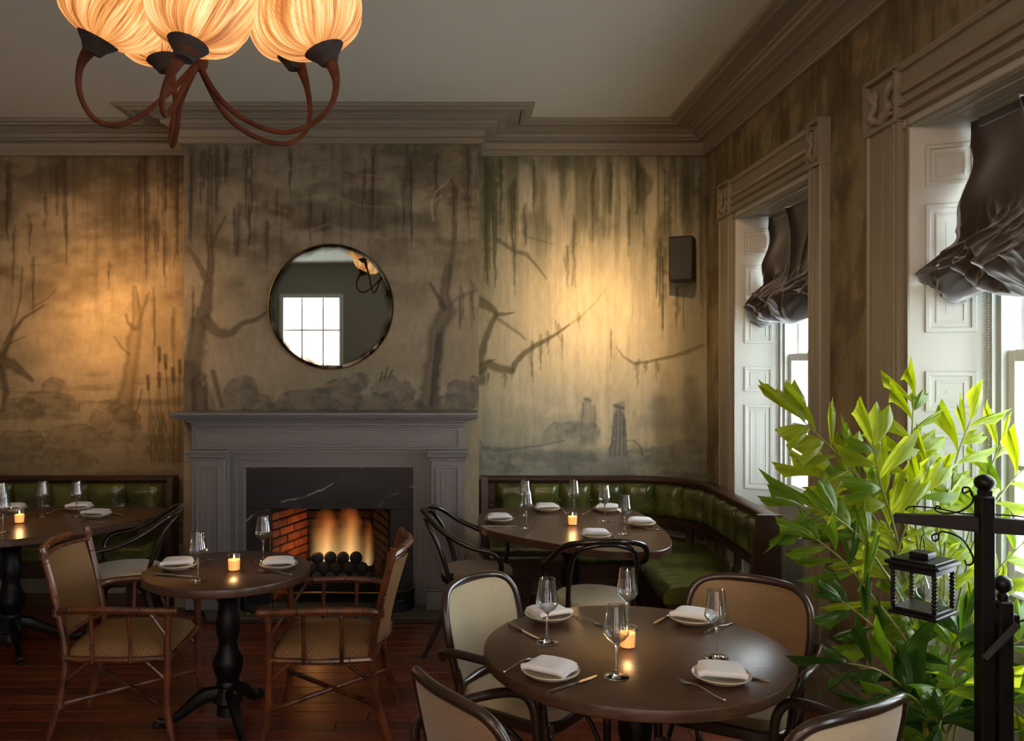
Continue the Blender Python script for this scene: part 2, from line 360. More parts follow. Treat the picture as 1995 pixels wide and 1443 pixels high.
# ------------------------------------------------------------------ the mural, painted into a fine grid
def vnoise(x, y, seed, octv=4, pers=.55):
    r = np.random.default_rng(seed); out = np.zeros_like(x); amp = 1; tot = 0
    for o in range(octv):
        G = r.random((64, 64)); xi = x*2**o; yi = y*2**o
        x0 = np.floor(xi).astype(int); y0 = np.floor(yi).astype(int); fx = xi-x0; fy = yi-y0
        fx = fx*fx*(3-2*fx); fy = fy*fy*(3-2*fy)
        g = lambda a, b: G[a % 64, b % 64]
        out += amp*((g(x0, y0)*(1-fx)+g(x0+1, y0)*fx)*(1-fy)+(g(x0, y0+1)*(1-fx)+g(x0+1, y0+1)*fx)*fy); tot += amp; amp *= pers
    return out/tot
def sstep(a, b, x): t = np.clip((x-a)/(b-a), 0, 1); return t*t*(3-2*t)
class Paint:
    def __init__(s, x, y, base): s.x = x; s.y = y; s.c = np.tile(np.array(base, float), (x.size, 1)); s.r = np.random.default_rng(11)
    def mix(s, a, col, idx=None):
        col = np.array(col, float)
        if idx is None: s.c += (col-s.c)*a[:, None]
        else: s.c[idx] += (col-s.c[idx])*a[:, None]
    def stroke(s, pts, w, col, al=.7, soft=.45, rough=.25):
        w = list(w) if isinstance(w, (list, tuple)) else [w, w]; n = len(pts); W = interp(w, n); best = {}
        P = pts; wm = max(W)*1.6+2
        x0 = min(p[0] for p in P)-wm; x1 = max(p[0] for p in P)+wm; y0 = min(p[1] for p in P)-wm; y1 = max(p[1] for p in P)+wm
        idx = np.nonzero((s.x > x0) & (s.x < x1) & (s.y > y0) & (s.y < y1))[0]
        if not idx.size: return
        X = s.x[idx]; Yy = s.y[idx]; A = np.zeros(idx.size)
        nz = vnoise(X/9, Yy/9, 5, 2)-.5
        for i in range(n-1):
            ax, ay = P[i]; bx, by = P[i+1]; dx = bx-ax; dy = by-ay; l2 = dx*dx+dy*dy+1e-6
            t = np.clip(((X-ax)*dx+(Yy-ay)*dy)/l2, 0, 1); d = np.hypot(X-ax-t*dx, Yy-ay-t*dy); ww = (W[i]+(W[i+1]-W[i])*t)/2*(1+rough*2*nz)
            A = np.maximum(A, 1-sstep(ww*(1-soft), ww*(1+soft)+.8, d))
        s.mix(A*al, col, idx)
    def limb(s, pts, w, dark, light, al=.75):
        s.stroke(pts, w, dark, al); ww = [q*.45 for q in (w if isinstance(w, (list, tuple)) else [w, w])]
        s.stroke([(p[0]-ww[0]*.15, p[1]) for p in pts], ww, light, al*.6, .8)
    def moss(s, x, y0, y1, w, col, al=.6):
        n = 7; pts = []
        for i in range(n): pts.append((x+s.r.normal(0, w*.18), y0+(y1-y0)*i/(n-1)))
        s.stroke(pts, [w*.5, w, w*.8, w*.5, w*.25, 1], col, al*.8, .9, .8)
        for k in range(max(1, int(w/5))):
            xx = x+s.r.normal(0, w*.3); s.stroke([(xx, y0+s.r.random()*20), (xx+s.r.normal(0, 2), y1-s.r.random()*40)], [1.5, 3, 1], col, al, .7, .5)
    def rock(s, cx, cy, rx, ry, dark, light, al=.6):
        idx = np.nonzero((abs(s.x-cx) < rx*1.3) & (s.y > cy-ry*1.4) & (s.y < cy+ry*1.2))[0]
        if not idx.size: return
        X = s.x[idx]; Yy = s.y[idx]; nz = vnoise(X/20+cx, Yy/16, 9, 4)-.5
        d = np.sqrt(((X-cx)/rx)**2+((Yy-cy)/ry)**2)+nz*.6; f = (1-sstep(.9, 1.03, d))*(1-sstep(cy+ry*.2, cy+ry*1.1, Yy))
        s.mix(f*al*.8, light, idx); ring = np.exp(-((d-.95)/.06)**2)*(1-sstep(cy+ry*.0, cy+ry*.7, Yy))*sstep(.3, .62, vnoise(X/12, Yy/12, 19, 2)); s.mix(ring*al*.75, dark, idx); hb = sstep(.45, .7, vnoise(X/16, Yy/10, 29, 3))*f; s.mix(hb*al*.5, dark, idx)
        sh = np.exp(-((d-.62)/.25)**2)*sstep(cx-rx*.2, cx+rx*.8, X)*f; s.mix(sh*al*.6, dark, idx)
L3 = lambda *c: lin(c)
def paint_left(x, y):
    p = Paint(x, y, L3(168, 150, 120))
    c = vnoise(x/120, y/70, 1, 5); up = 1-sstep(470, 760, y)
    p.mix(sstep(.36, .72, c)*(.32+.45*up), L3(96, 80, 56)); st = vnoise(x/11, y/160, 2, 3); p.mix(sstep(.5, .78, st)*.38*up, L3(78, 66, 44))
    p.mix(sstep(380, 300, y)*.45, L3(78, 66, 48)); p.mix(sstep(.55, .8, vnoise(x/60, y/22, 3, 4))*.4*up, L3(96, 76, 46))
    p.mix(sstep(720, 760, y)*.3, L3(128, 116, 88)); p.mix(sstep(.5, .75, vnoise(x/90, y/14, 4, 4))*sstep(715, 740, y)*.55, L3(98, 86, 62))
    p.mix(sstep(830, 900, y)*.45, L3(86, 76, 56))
    d = L3(62, 52, 38)
    for mx, a, b, w in [(15, 320, 470, 16), (28, 440, 560, 8), (110, 320, 420, 12), (125, 312, 460, 14), (130, 400, 520, 6), (88, 370, 450, 9), (58, 420, 500, 7), (272, 300, 470, 14), (285, 300, 540, 10), (318, 300, 440, 18), (345, 295, 520, 20), (305, 410, 520, 12), (322, 450, 560, 10), (300, 560, 700, 7), (338, 600, 720, 8), (212, 510, 560, 5), (65, 500, 620, 6)]:
        p.moss(mx, a, b, w, d)
    p.limb([(262, 560), (268, 620), (262, 660), (258, 700), (250, 750), (238, 800)], [8, 20, 28, 26, 30, 44], L3(88, 72, 50), L3(150, 130, 98))
    p.stroke([(262, 640), (250, 630), (245, 612)], [8, 3], L3(80, 66, 44)); p.stroke([(268, 640), (280, 600), (290, 570)], [8, 3], L3(90, 74, 50), .6)
    for a in ([(252, 690), (240, 680), (222, 655)], [(276, 760), (270, 790), (255, 830)]): p.stroke(a, [4, 2], L3(70, 56, 38), .6)
    p.limb([(-10, 720), (5, 690), (22, 650), (45, 620), (85, 595)], [20, 16, 10, 5, 3], L3(74, 62, 44), L3(120, 104, 76))
    p.limb([(-10, 700), (25, 710), (62, 740)], [26, 22, 8], L3(70, 60, 46), L3(110, 98, 76)); p.stroke([(22, 650), (40, 580), (44, 520)], [5, 2], d, .5); p.stroke([(5, 690), (20, 668), (50, 655)], [4, 2], d, .5)
    p.stroke([(0, 720), (12, 760), (5, 800)], [16, 8], L3(70, 60, 46), .7); p.stroke([(60, 600), (95, 580), (110, 560)], [4, 1], d, .4)
    for r_ in [(105, 752, 22, 16), (95, 790, 60, 30), (40, 800, 50, 26), (225, 830, 52, 46), (245, 810, 22, 24), (205, 790, 16, 14), (280, 870, 40, 26), (150, 850, 70, 24), (30, 870, 60, 34), (110, 900, 80, 26), (330, 880, 40, 34)]:
        p.rock(*r_, L3(72, 62, 46), L3(124, 110, 84))
    for bx, by, ex in [(310, 690, 300), (288, 745, 300), (322, 705, 335), (350, 715, 345), (310, 740, 315), (337, 730, 345)]:
        p.stroke([(bx, by), ((bx+ex)/2, 800), (ex+20, 870)], [2.5, 1.5], L3(70, 62, 38), .55); p.stroke([(bx, by-12), (bx+1, by+12)], [7, 8, 6], L3(64, 48, 30), .75)
    for k in range(60):
        gx = 290+p.r.random()*70; p.stroke([(gx, 800+p.r.random()*30), (gx+p.r.normal(0, 8), 900)], [1.5, 1.5], L3(88, 78, 48), .4)
    return p.c
def paint_breast(x, y):
    p = Paint(x, y, L3(162, 150, 126))
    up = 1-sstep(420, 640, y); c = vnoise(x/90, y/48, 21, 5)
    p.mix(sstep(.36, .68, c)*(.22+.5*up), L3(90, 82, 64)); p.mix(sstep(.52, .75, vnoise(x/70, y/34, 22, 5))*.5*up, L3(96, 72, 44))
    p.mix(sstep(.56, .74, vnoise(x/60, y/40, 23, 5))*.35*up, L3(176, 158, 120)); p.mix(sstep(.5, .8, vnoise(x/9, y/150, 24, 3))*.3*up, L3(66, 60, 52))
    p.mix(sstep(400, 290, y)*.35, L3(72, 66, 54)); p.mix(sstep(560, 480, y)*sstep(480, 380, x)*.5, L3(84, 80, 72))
    d = L3(54, 50, 44)
    for mx, a, b, w in [(372, 290, 480, 16), (395, 290, 400, 14), (424, 285, 420, 14), (440, 285, 360, 10), (478, 290, 430, 10), (490, 290, 420, 10), (462, 400, 500, 16), (485, 400, 490, 10), (520, 430, 520, 9), (540, 370, 440, 7), (603, 380, 480, 8), (632, 410, 480, 9), (725, 290, 440, 12), (712, 310, 420, 8), (800, 310, 480, 14), (785, 350, 450, 8), (885, 350, 470, 14), (912, 285, 440, 16), (565, 290, 400, 8), (376, 560, 660, 6), (898, 560, 640, 10), (920, 545, 640, 9), (408, 290, 560, 12), (850, 300, 420, 9)]:
        p.moss(mx, a, b, w, d)
    p.limb([(405, 440), (412, 510), (405, 560), (400, 600), (385, 640), (378, 690), (372, 740)], [10, 12, 18, 26, 34, 38, 44], L3(62, 56, 48), L3(124, 112, 92))
    p.limb([(365, 480), (385, 510), (402, 545)], [6, 10, 12], L3(70, 62, 52), L3(130, 118, 96)); p.stroke([(412, 480), (425, 450), (440, 420)], [8, 3], d, .5)
    p.limb([(400, 625), (425, 648), (450, 650), (470, 630), (500, 622), (530, 600)], [22, 20, 14, 10, 8, 3], L3(72, 64, 54), L3(120, 110, 92), .7)
    p.limb([(362, 720), (372, 760), (375, 800)], [40, 60, 80], L3(70, 64, 56), L3(112, 104, 90)); p.stroke([(415, 725), (432, 790)], [10, 8], L3(58, 54, 48), .6); p.stroke([(375, 740), (380, 800)], [8, 10], L3(50, 46, 42), .55); p.stroke([(400, 730), (402, 800)], [6, 8], L3(52, 48, 42), .5)
    p.limb([(874, 520), (866, 570), (872, 605), (850, 645), (848, 690), (838, 740), (836, 800)], [16, 18, 30, 30, 28, 34, 44], L3(76, 70, 60), L3(136, 126, 108))
    p.stroke([(866, 600), (852, 575), (838, 552)], [10, 4], L3(72, 66, 56), .7); p.stroke([(874, 540), (882, 490), (888, 430)], [12, 6], L3(90, 82, 68), .5); p.stroke([(876, 600), (890, 580), (930, 565)], [7, 5, 10], L3(92, 88, 80), .5)
    for k in range(12): a = 845+p.r.normal(0, 7); p.stroke([(a+8, 650), (a, 720), (a-6, 790)], [2, 2], L3(64, 58, 50), .4)
    for r_ in [(470, 775, 36, 44), (505, 795, 30, 26), (600, 790, 70, 34), (660, 780, 50, 46), (700, 745, 18, 22), (765, 765, 44, 32), (735, 790, 50, 28), (790, 800, 40, 24), (900, 775, 34, 36), (880, 790, 40, 26), (540, 800, 40, 18), (925, 760, 20, 30)]:
        p.rock(*r_, L3(66, 64, 62), L3(112, 108, 100))
    for a in [(740, 745, 745, 725), (748, 740, 755, 716), (757, 738, 764, 722)]: p.stroke([a[:2], a[2:]], [1.5, 3], L3(52, 46, 42), .7)
    for k in range(4):
        yy = 310+k*60; p.stroke([(560+k*20, yy+20), (640, yy+5), (700, yy+30), (760, yy+35)], [3, 2, 2], L3(170, 158, 128), .35)
    p.stroke([(845, 430), (840, 400), (848, 375), (875, 350)], [3, 2], L3(190, 178, 146), .5); p.stroke([(842, 395), (862, 380)], [2, 2], L3(190, 178, 146), .5)
    return p.c
def paint_right(x, y):
    p = Paint(x, y, L3(198, 190, 162))
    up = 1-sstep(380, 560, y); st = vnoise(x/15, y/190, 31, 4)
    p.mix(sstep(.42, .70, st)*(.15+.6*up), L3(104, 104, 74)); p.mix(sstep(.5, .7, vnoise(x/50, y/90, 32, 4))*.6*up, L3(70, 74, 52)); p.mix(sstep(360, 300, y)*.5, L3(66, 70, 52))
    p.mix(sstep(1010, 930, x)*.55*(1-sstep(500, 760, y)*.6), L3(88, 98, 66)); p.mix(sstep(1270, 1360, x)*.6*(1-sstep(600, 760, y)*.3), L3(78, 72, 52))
    p.mix(sstep(.5, .8, vnoise(x/7, y/120, 34, 3))*.25, L3(140, 132, 104)); p.mix(sstep(.4, .6, vnoise(x/120, y/80, 33, 4))*sstep(720, 860, y)*.6, L3(122, 128, 118))
    p.mix(sstep(855, 890, y)*.75, L3(120, 126, 120)); p.mix(sstep(.45, .65, vnoise(x/70, y/16, 35, 4))*sstep(865, 890, y)*.7, L3(84, 88, 82))
    d = L3(64, 66, 46)
    for mx, a, b, w in [(950, 310, 560, 26), (975, 310, 440, 12), (1000, 350, 500, 16), (1022, 400, 480, 14), (965, 400, 560, 12), (1040, 310, 420, 14), (1118, 420, 560, 9), (1155, 330, 470, 8), (1105, 480, 560, 8), (1190, 320, 420, 14), (1240, 310, 440, 10), (1255, 330, 480, 8), (1285, 470, 600, 22), (1290, 500, 660, 10), (1305, 310, 460, 20), (1225, 400, 500, 5), (1340, 330, 460, 24), (1368, 330, 620, 18), (1320, 560, 640, 10), (1003, 480, 580, 5)]:
        p.moss(mx, a, b, w, d, .62)
    b_ = L3(74, 72, 52); g = L3(120, 116, 88)
    p.limb([(972, 468), (1000, 488), (1025, 495), (1048, 520), (1064, 543)], [8, 8, 7, 4, 2], b_, g, .6); p.stroke([(1030, 462), (1050, 468), (1080, 476)], [3, 2], b_, .4)
    p.limb([(938, 588), (958, 600), (968, 612), (985, 612), (1002, 608)], [22, 14, 8, 5, 2], b_, g); p.stroke([(966, 618), (990, 635), (1015, 652), (1025, 662)], [7, 6, 3], b_, .5)
    p.limb([(936, 740), (935, 700), (944, 665), (958, 630), (966, 612)], [22, 16, 12, 9, 8], b_, g)
    p.limb([(935, 720), (950, 708), (975, 718), (998, 722), (1005, 705), (1025, 685), (1045, 672), (1085, 650), (1110, 632)], [16, 16, 14, 14, 10, 9, 8, 5, 3], b_, g, .75)
    p.stroke([(950, 705), (965, 700)], [6, 2], b_, .6); p.stroke([(1110, 632), (1130, 618), (1160, 590), (1185, 555)], [4, 3, 1], L3(150, 134, 96), .5)
    p.limb([(1370, 672), (1340, 685), (1310, 694), (1260, 705), (1235, 708), (1215, 695), (1200, 675)], [7, 8, 6, 5, 5, 3, 1], L3(96, 92, 70), g, .65)
    for mx, a, b, w in [(950, 722, 760, 5), (983, 728, 755, 9), (998, 718, 740, 6), (1036, 665, 745, 8), (1053, 652, 720, 8), (1067, 645, 690, 6), (1088, 632, 660, 6), (1095, 650, 700, 4), (1128, 610, 650, 6), (1243, 700, 752, 9), (1258, 702, 730, 6), (1280, 700, 745, 8), (1190, 640, 720, 3)]:
        p.moss(mx, a, b, w, L3(80, 80, 56), .65)
    dk = L3(84, 88, 84); lt = L3(136, 138, 126)
    for r_ in [(1110, 850, 50, 30), (1140, 845, 30, 24), (1105, 835, 20, 14), (1000, 895, 70, 24), (1060, 905, 80, 26), (960, 905, 40, 36), (1250, 900, 60, 26), (1340, 890, 40, 40), (1290, 910, 44, 40), (1365, 880, 24, 44), (1170, 915, 60, 18)]:
        p.rock(*r_, dk, lt, .65)
    p.stroke([(1145, 782), (1142, 810), (1138, 835)], [16, 26, 34], L3(132, 132, 120), .7, .3); p.stroke([(1158, 790), (1160, 830)], [4, 5], dk, .5); p.stroke([(1136, 785), (1134, 830)], [3, 3], dk, .45); p.stroke([(1140, 777), (1150, 780)], [5, 4], dk, .6)
    p.stroke([(1208, 792), (1206, 830), (1204, 890)], [20, 26, 30], L3(120, 126, 122), .75, .3)
    for o_ in (-11, -5, 2, 9, 13): p.stroke([(1206+o_*.7, 795+abs(o_)), (1206+o_, 840), (1204+o_*1.3, 888)], [3, 4, 3], L3(70, 74, 76), .6, .5, .6)
    p.stroke([(1195, 860), (1186, 875), (1188, 890)], [2, 2], dk, .7); p.stroke([(1220, 858), (1235, 858), (1248, 870), (1252, 888)], [2, 3, 2], dk, .6); p.stroke([(1198, 790), (1215, 795)], [6, 5], L3(70, 74, 72), .7)
    p.stroke([(935, 858), (942, 872), (970, 878), (1050, 868), (1100, 858)], [3, 4, 3], dk, .55)
    p.stroke([(1284, 780), (1290, 840), (1300, 880)], [30, 36, 50], L3(118, 120, 110), .5, .8); p.stroke([(1345, 740), (1350, 800), (1350, 860)], [20, 34, 50], L3(100, 96, 82), .55, .8)
    return p.c
def paint_side(x, y):
    p = Paint(x, y, L3(150, 136, 104)); p.mix(sstep(.40, .68, vnoise(x/30, y/150, 41, 5))*.55*(1-sstep(420, 760, y)*.5), L3(84, 78, 54)); p.mix(sstep(.42, .64, vnoise(x/70+y/200, y/70, 42, 6))*.6, L3(96, 80, 56))
    p.mix(sstep(.56, .78, vnoise(x/40, y/55, 43, 6))*.5, L3(178, 160, 122)); p.mix(sstep(760, 1050, y)*.45, L3(92, 76, 58)); p.mix(sstep(.5, .72, vnoise(x/30+y/60, y/45, 44, 5))*sstep(650, 850, y)*.45, L3(64, 54, 44))
    for k in range(60):
        mx = p.r.random()*1700; a = 60+p.r.random()*330; p.moss(mx, a, a+60+p.r.random()*120, 5+p.r.random()*12, L3(70, 64, 44), .42)
    return p.c
def mural(name, patches, fn, uvmap, thick):
    """patches: list of (origin, uvec, vvec); fn paints from picture coordinates"""
    vs = []; fs = []; XX = []; YY = []; step = .0085; base = 0
    for o, u, v in patches:
        o, u, v = Vector(o), Vector(u), Vector(v); nu = max(2, int(u.length/step)+1); nv = max(2, int(v.length/step)+1)
        a, b = np.meshgrid(np.linspace(0, 1, nu), np.linspace(0, 1, nv)); a = a.ravel(); b = b.ravel()
        P = np.array(o)[None]+a[:, None]*np.array(u)[None]+b[:, None]*np.array(v)[None]; vs.append(P)
        i = np.arange(nu-1)[None, :]+np.arange(nv-1)[:, None]*nu; i = i.ravel()+base
        fs.append(np.stack([i, i+1, i+1+nu, i+nu], 1)); base += nu*nv; x, y = uvmap(P); XX.append(x); YY.append(y)
    V = np.concatenate(vs); Fq = np.concatenate(fs); x = np.concatenate(XX); y = np.concatenate(YY); C = fn(x, y)
    me = bpy.data.meshes.new(name); me.vertices.add(len(V)); me.vertices.foreach_set('co', V.ravel().astype('f'))
    me.loops.add(Fq.size); me.loops.foreach_set('vertex_index', Fq.ravel().astype('i')); me.polygons.add(len(Fq))
    me.polygons.foreach_set('loop_start', (np.arange(len(Fq))*4).astype('i')); me.update(calc_edges=True)
    ca = me.color_attributes.new('paint', 'FLOAT_COLOR', 'POINT'); ca.data.foreach_set('color', np.concatenate([np.clip(C, 0, 1), np.ones((len(C), 1))], 1).ravel().astype('f'))
    me.materials.append(M['mural']); o = link(name, me); o['kind'] = 'structure'
    if thick is not None: struct('backing', thick, M['dark'], o)
    return o
BY = 6.52; FY = 6.15; BX0 = -2.022; BX1 = .096; RX = 1.836; CZ = 3.5; LX = -4.4; RY = -3.2; WT = .42
pxm = lambda Yp: (lambda P: (CX+F*P[:, 0]/Yp, CY-F*(P[:, 2]-H)/Yp))
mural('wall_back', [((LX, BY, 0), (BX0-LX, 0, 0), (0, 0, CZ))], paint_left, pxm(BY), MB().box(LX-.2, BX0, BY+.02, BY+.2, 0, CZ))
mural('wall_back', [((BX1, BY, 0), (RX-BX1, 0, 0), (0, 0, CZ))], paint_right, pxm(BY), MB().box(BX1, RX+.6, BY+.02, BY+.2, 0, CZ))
FO0, FO1, FOZ = -1.395, -.535, .70           # fire opening
FC = (FO0+FO1)/2
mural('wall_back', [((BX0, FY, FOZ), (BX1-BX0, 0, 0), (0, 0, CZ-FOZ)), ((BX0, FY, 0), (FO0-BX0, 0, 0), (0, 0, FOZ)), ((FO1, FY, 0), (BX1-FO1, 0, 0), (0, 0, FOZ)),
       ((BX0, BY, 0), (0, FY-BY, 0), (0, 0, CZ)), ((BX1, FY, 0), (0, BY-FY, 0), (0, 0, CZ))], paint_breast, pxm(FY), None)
# the side wall with its window openings
WIN = [(4.50, 5.752), (2.25, 3.498), (.0, 1.245)]; HZ = 2.716
def side_patches():
    out = []; ys = [BY]
    for n, f in WIN: ys += [f, n]
    ys.append(RY)
    for i in range(0, len(ys), 2): out.append(((RX, ys[i], 0), (0, ys[i+1]-ys[i], 0), (0, 0, CZ)))
    for n, f in WIN: out.append(((RX, f, HZ), (0, n-f, 0), (0, 0, CZ-HZ)))
    return out
bk = MB(); ys = [BY]
for n, f in WIN: ys += [f, n]
ys.append(RY)
for i in range(0, len(ys), 2): bk.box(RX+.3, RX+WT, ys[i+1], ys[i], 0, CZ)
for n, f in WIN: bk.box(RX+.3, RX+WT, n, f, HZ, CZ); bk.box(RX+.33, RX+WT, n, f, 0, .84)
mural('wall_right', side_patches(), paint_side, lambda P: ((BY-P[:, 1])*300, CY-270*(P[:, 2]-H)), bk)
struct('wall_left', MB().box(LX-.2, LX, RY-.2, BY, 0, CZ), M['dark'])
# rear wall: one tall window seen in the mirror, two unseen added for fill
rw = MB(); RWIN = [(-3.35, -2.2), (-1.2, 0.0), (.4, 1.6)]; rz0, rz1 = .4, 2.95
xs_ = [LX]+[v for w in RWIN for v in w]+[RX+.4]
for i in range(0, len(xs_), 2): rw.box(xs_[i], xs_[i+1], RY-.2, RY, 0, CZ)
for a, b in RWIN: rw.box(a, b, RY-.2, RY, 0, rz0).box(a, b, RY-.2, RY, rz1, CZ)
struct('wall_rear', rw, M['dark'])
struct('ceiling', MB().box(LX-.2, RX+WT, RY-.2, BY+.2, CZ, CZ+.15), M['ceil'])
fl = struct('floor', MB().box(LX-.2, RX+WT, RY-.2, BY+.3, -.12, -.022).box(LX, RX+.3, RY, 2.9, -.022, 0), M['floor'])
# floor boards
bw = .107; y = 2.9; row = 0; pm = {}
while y < BY+.02:
    x = LX-random.random()*2.4; 
    while x < RX+.3:
        L_ = random.choice([1.9, 2.3, 2.8, 3.3]); x0 = max(x, LX); x1 = min(x+L_, RX+.28); x += L_
        if x1-x0 < .12 or x1 < -3.6*y/6: continue
        ln = round((x1-x0)*20)/20
        if ln not in pm: pm[ln] = MB().box(0, ln-.003, .0015, bw-.0015, -.022, 0, ch=.002).mesh('plank', M['floor'], False)
        o = link('plank', pm[ln], fl); o.location = (x0, y, random.uniform(-.0012, 0)); 
    y += bw; row += 1
# crown, baseboards
s_ = 1.0864
CP = [(o*s_, 1.76+(z-1.62)*s_) for o, z in [(0, 3.045), (.022, 3.045), (.03, 3.052), (.03, 3.066), (.037, 3.07), (.037, 3.078), (.03, 3.084), (.034, 3.128), (.05, 3.134), (.085, 3.138), (.09, 3.146), (.112, 3.152), (.118, 3.166), (.118, 3.176), (.142, 3.18), (.158, 3.19), (.172, 3.192), (.180, 3.2), (.268, 3.205), (.272, 3.192), (.29, 3.190), (.296, 3.20), (.325, 3.203), (.33, 3.212), (.346, 3.222)]]
CP = CP+[(.37*1.03, CZ+.01), (-.01, CZ+.01), (-.01, CP[0][1])]
PATH = [(LX, BY), (BX0, BY), (BX0, FY), (BX1, FY), (BX1, BY), (RX, BY), (RX, RY)]
struct('trim_1', MB().sweep(CP, PATH), M['trim'])
BP = [(-.01, 0), (.05, 0), (.05, .195), (.044, .205), (.034, .207), (.036, .228), (.028, .242), (.02, .244), (.02, .325), (.03, .332), (.028, .345), (.012, .358), (-.01, .36)]
TR = [(4.318, 6.047), (2.0, 3.822)]      # outer edges of the window casings
for nm, pth in [('baseboard_back', [(LX, BY), (BX0, BY), (BX0, FY), (-1.935, FY)]), ('baseboard_back', [(.005, FY), (BX1, FY), (BX1, BY), (RX, BY), (RX, TR[0][1])]), ('baseboard_right', [(RX, TR[0][0]), (RX, TR[1][1])]), ('baseboard_right', [(RX, 2.0), (RX, 1.5)])]:
    struct(nm, MB().sweep(BP, pth), M['trim'])
# ------------------------------------------------------------------ windows in the right wall
def panel_on(P0, U, V, Nn, w, h, parent, mt, name='panel'):
    """raised-and-fielded panel: P0 corner, U/V unit directions, Nn towards the viewer"""
    P0, U, V, Nn = Vector(P0), Vector(U), Vector(V), Vector(Nn)
    lv = [(0, .0), (.004, .006), (.018, .006), (.022, -.004), (.036, -.006), (.04, .002), (.046, .002), (.048, -.008)]
    ii = min(.052, w*.3); lv += [(.048+ii*.45, -.008), (.048+ii*.45+.004, 0.0)]; rings = []
    for a, d in lv:
        a = min(a, w/2-.006, h/2-.006); rings.append([P0+U*a+V*a+Nn*d, P0+U*(w-a)+V*a+Nn*d, P0+U*(w-a)+V*(h-a)+Nn*d, P0+U*a+V*(h-a)+Nn*d])
    vs = [v for r in rings for v in r]; fs = [tuple((len(rings)-1)*4+k for k in range(4))]
    for j in range(len(rings)-1):
        for k in range(4): l = (k+1) % 4; fs.append((j*4+k, j*4+l, (j+1)*4+l, (j+1)*4+k))
    m = MB().add(vs, fs); return obj(name, m, mt, parent, False)
PZ = [(2.46, 2.63), (1.87, 2.39), (1.55, 1.715), (.90, 1.465), (.30, .76)]
def window(n, yn, yf, tn, tf):
    e = bpy.data.objects.new('window_%d' % n, None); COL.objects.link(e); e['kind'] = 'structure'
    X0, X1 = 1.812, 2.06; sp = .115        # reveal from wall face to sash box, splayed
    for sg, yo in ((1, yf), (-1, yn)):
        a = Vector((X0, yo, 0)); b = Vector((X1, yo-sg*sp, 0)); d = (b-a); Lr = d.length; U = d.normalized(); Nn = Vector((U.y, -U.x, 0))*sg
        Nn = Vector((-U.y, U.x, 0))*(-sg) if (Vector((-U.y, U.x, 0))*(-sg)).y*sg < 0 else Vector((U.y, -U.x, 0))*(-sg)
        q = [a, b, b-Nn*.06, a-Nn*.06]
        obj('reveal', MB().prism([(v.x, v.y) for v in q], 0, HZ), M['white'], e, False)
        for z0, z1 in PZ: panel_on(a+U*.055+Vector((0, 0, z0))+Nn*.001, U, (0, 0, 1), Nn, Lr-.09, z1-z0, e, M['white'])
        # rail joint
        obj('reveal_rail', MB().prism([(v.x, v.y) for v in (a+Nn*.004+U*.01, b+Nn*.004, b, a+U*.01)], .80, .812), M['white'], e, False)
        # casing: stepped pilaster, its plinth
        to = tf if sg > 0 else tn; w = abs(to-yo)
        def yy(t): return to-sg*t*w
        pr = [(RX-q, yy(t)) for q, t in [(0, 0), (.045, 0), (.053, .02), (.053, .05), (.045, .07), (.045, .42), (.031, .435), (.031, .46), (.049, .48), (.049, .66), (.032, .675), (.032, .70), (.054, .73), (.054, .77), (.038, .78), (.05, .80), (.05, .85), (.020, .85), (.020, .965), (.032, .975), (.032, 1), (0, 1)]]
        obj('casing', MB().prism(pr, .2, 2.745), M['trim'], e, False)
        g = .022
        obj('plinth', MB().prism([(RX, to+sg*g), (RX-.085, to+sg*g), (RX-.085, yo), (RX, yo)], 0, .165).prism([(RX, to+sg*g*.6), (RX-.07, to+sg*g*.6), (RX-.07, yo), (RX, yo)], .165, .195).prism([(RX, to+sg*g*.3), (RX-.058, to+sg*g*.3), (RX-.058, yo), (RX, yo)], .195, .22), M['trim'], e, False)
        # corner block with carved leaf
        ys_ = sorted((to+sg*.008, yo+sg*w*.13)); z0, z1 = 2.745, 2.985; xo = RX-.062
        cb = MB().box(RX-.035, RX, ys_[0], ys_[1], z0, z1)
        for aa in ((ys_[0], ys_[0]+.018, z0, z1), (ys_[1]-.018, ys_[1], z0, z1), (ys_[0]+.018, ys_[1]-.018, z0, z0+.018), (ys_[0]+.018, ys_[1]-.018, z1-.018, z1)): cb.box(xo, RX-.034, *aa)
        blk = obj('corner_block', cb, M['trim'], e, False)
        cy_ = (ys_[0]+ys_[1])/2; cw = (ys_[1]-ys_[0])*.36; lf = MB()
        for sx in (-1, 1):
            lf.tube([(RX-.036, cy_+sx*cw*.1, z0+.03), (RX-.055, cy_+sx*cw*.75, z0+.075), (RX-.05, cy_+sx*cw*.45, z0+.12), (RX-.052, cy_+sx*cw*.8, z0+.165), (RX-.045, cy_+sx*cw*.95, z0+.185)], [.012, .018, .010, .02, .008], 8, 4)
            lf.tube([(RX-.036, cy_, z0+.03), (RX-.05, cy_+sx*cw*.4, z0+.05), (RX-.045, cy_+sx*cw*.95, z0+.05)], [.010, .014, .006], 8, 3)
            lf.ball((RX-.046, cy_+sx*cw*.55, z0+.165), .021, 10, 6, (.7, .9, 1.3))
        lf.ball((RX-.046, cy_, z0+.06), .018, 10, 6, (.8, 1, 1.2)).ball((RX-.044, cy_, z0+.035), .014, 10, 6)
        obj('carved_leaf', lf, M['trim'], blk)
    # head casing between the blocks
    hp = [(RX-a, z) for a, z in [(0, 2.74), (.05, 2.74), (.062, 2.73), (.062, 2.722), (.05, 2.712), (.034, 2.71), (.034, 2.658), (.052, 2.65), (.056, 2.64), (.046, 2.628), (.03, 2.624), (.03, 2.604), (.052, 2.598), (.052, 2.585), (.032, 2.578), (.032, 2.565), (.056, 2.558), (.056, 2.538), (.02, 2.536), (.02, 2.512), (.032, 2.508), (.032, 2.5), (0, 2.5)]]
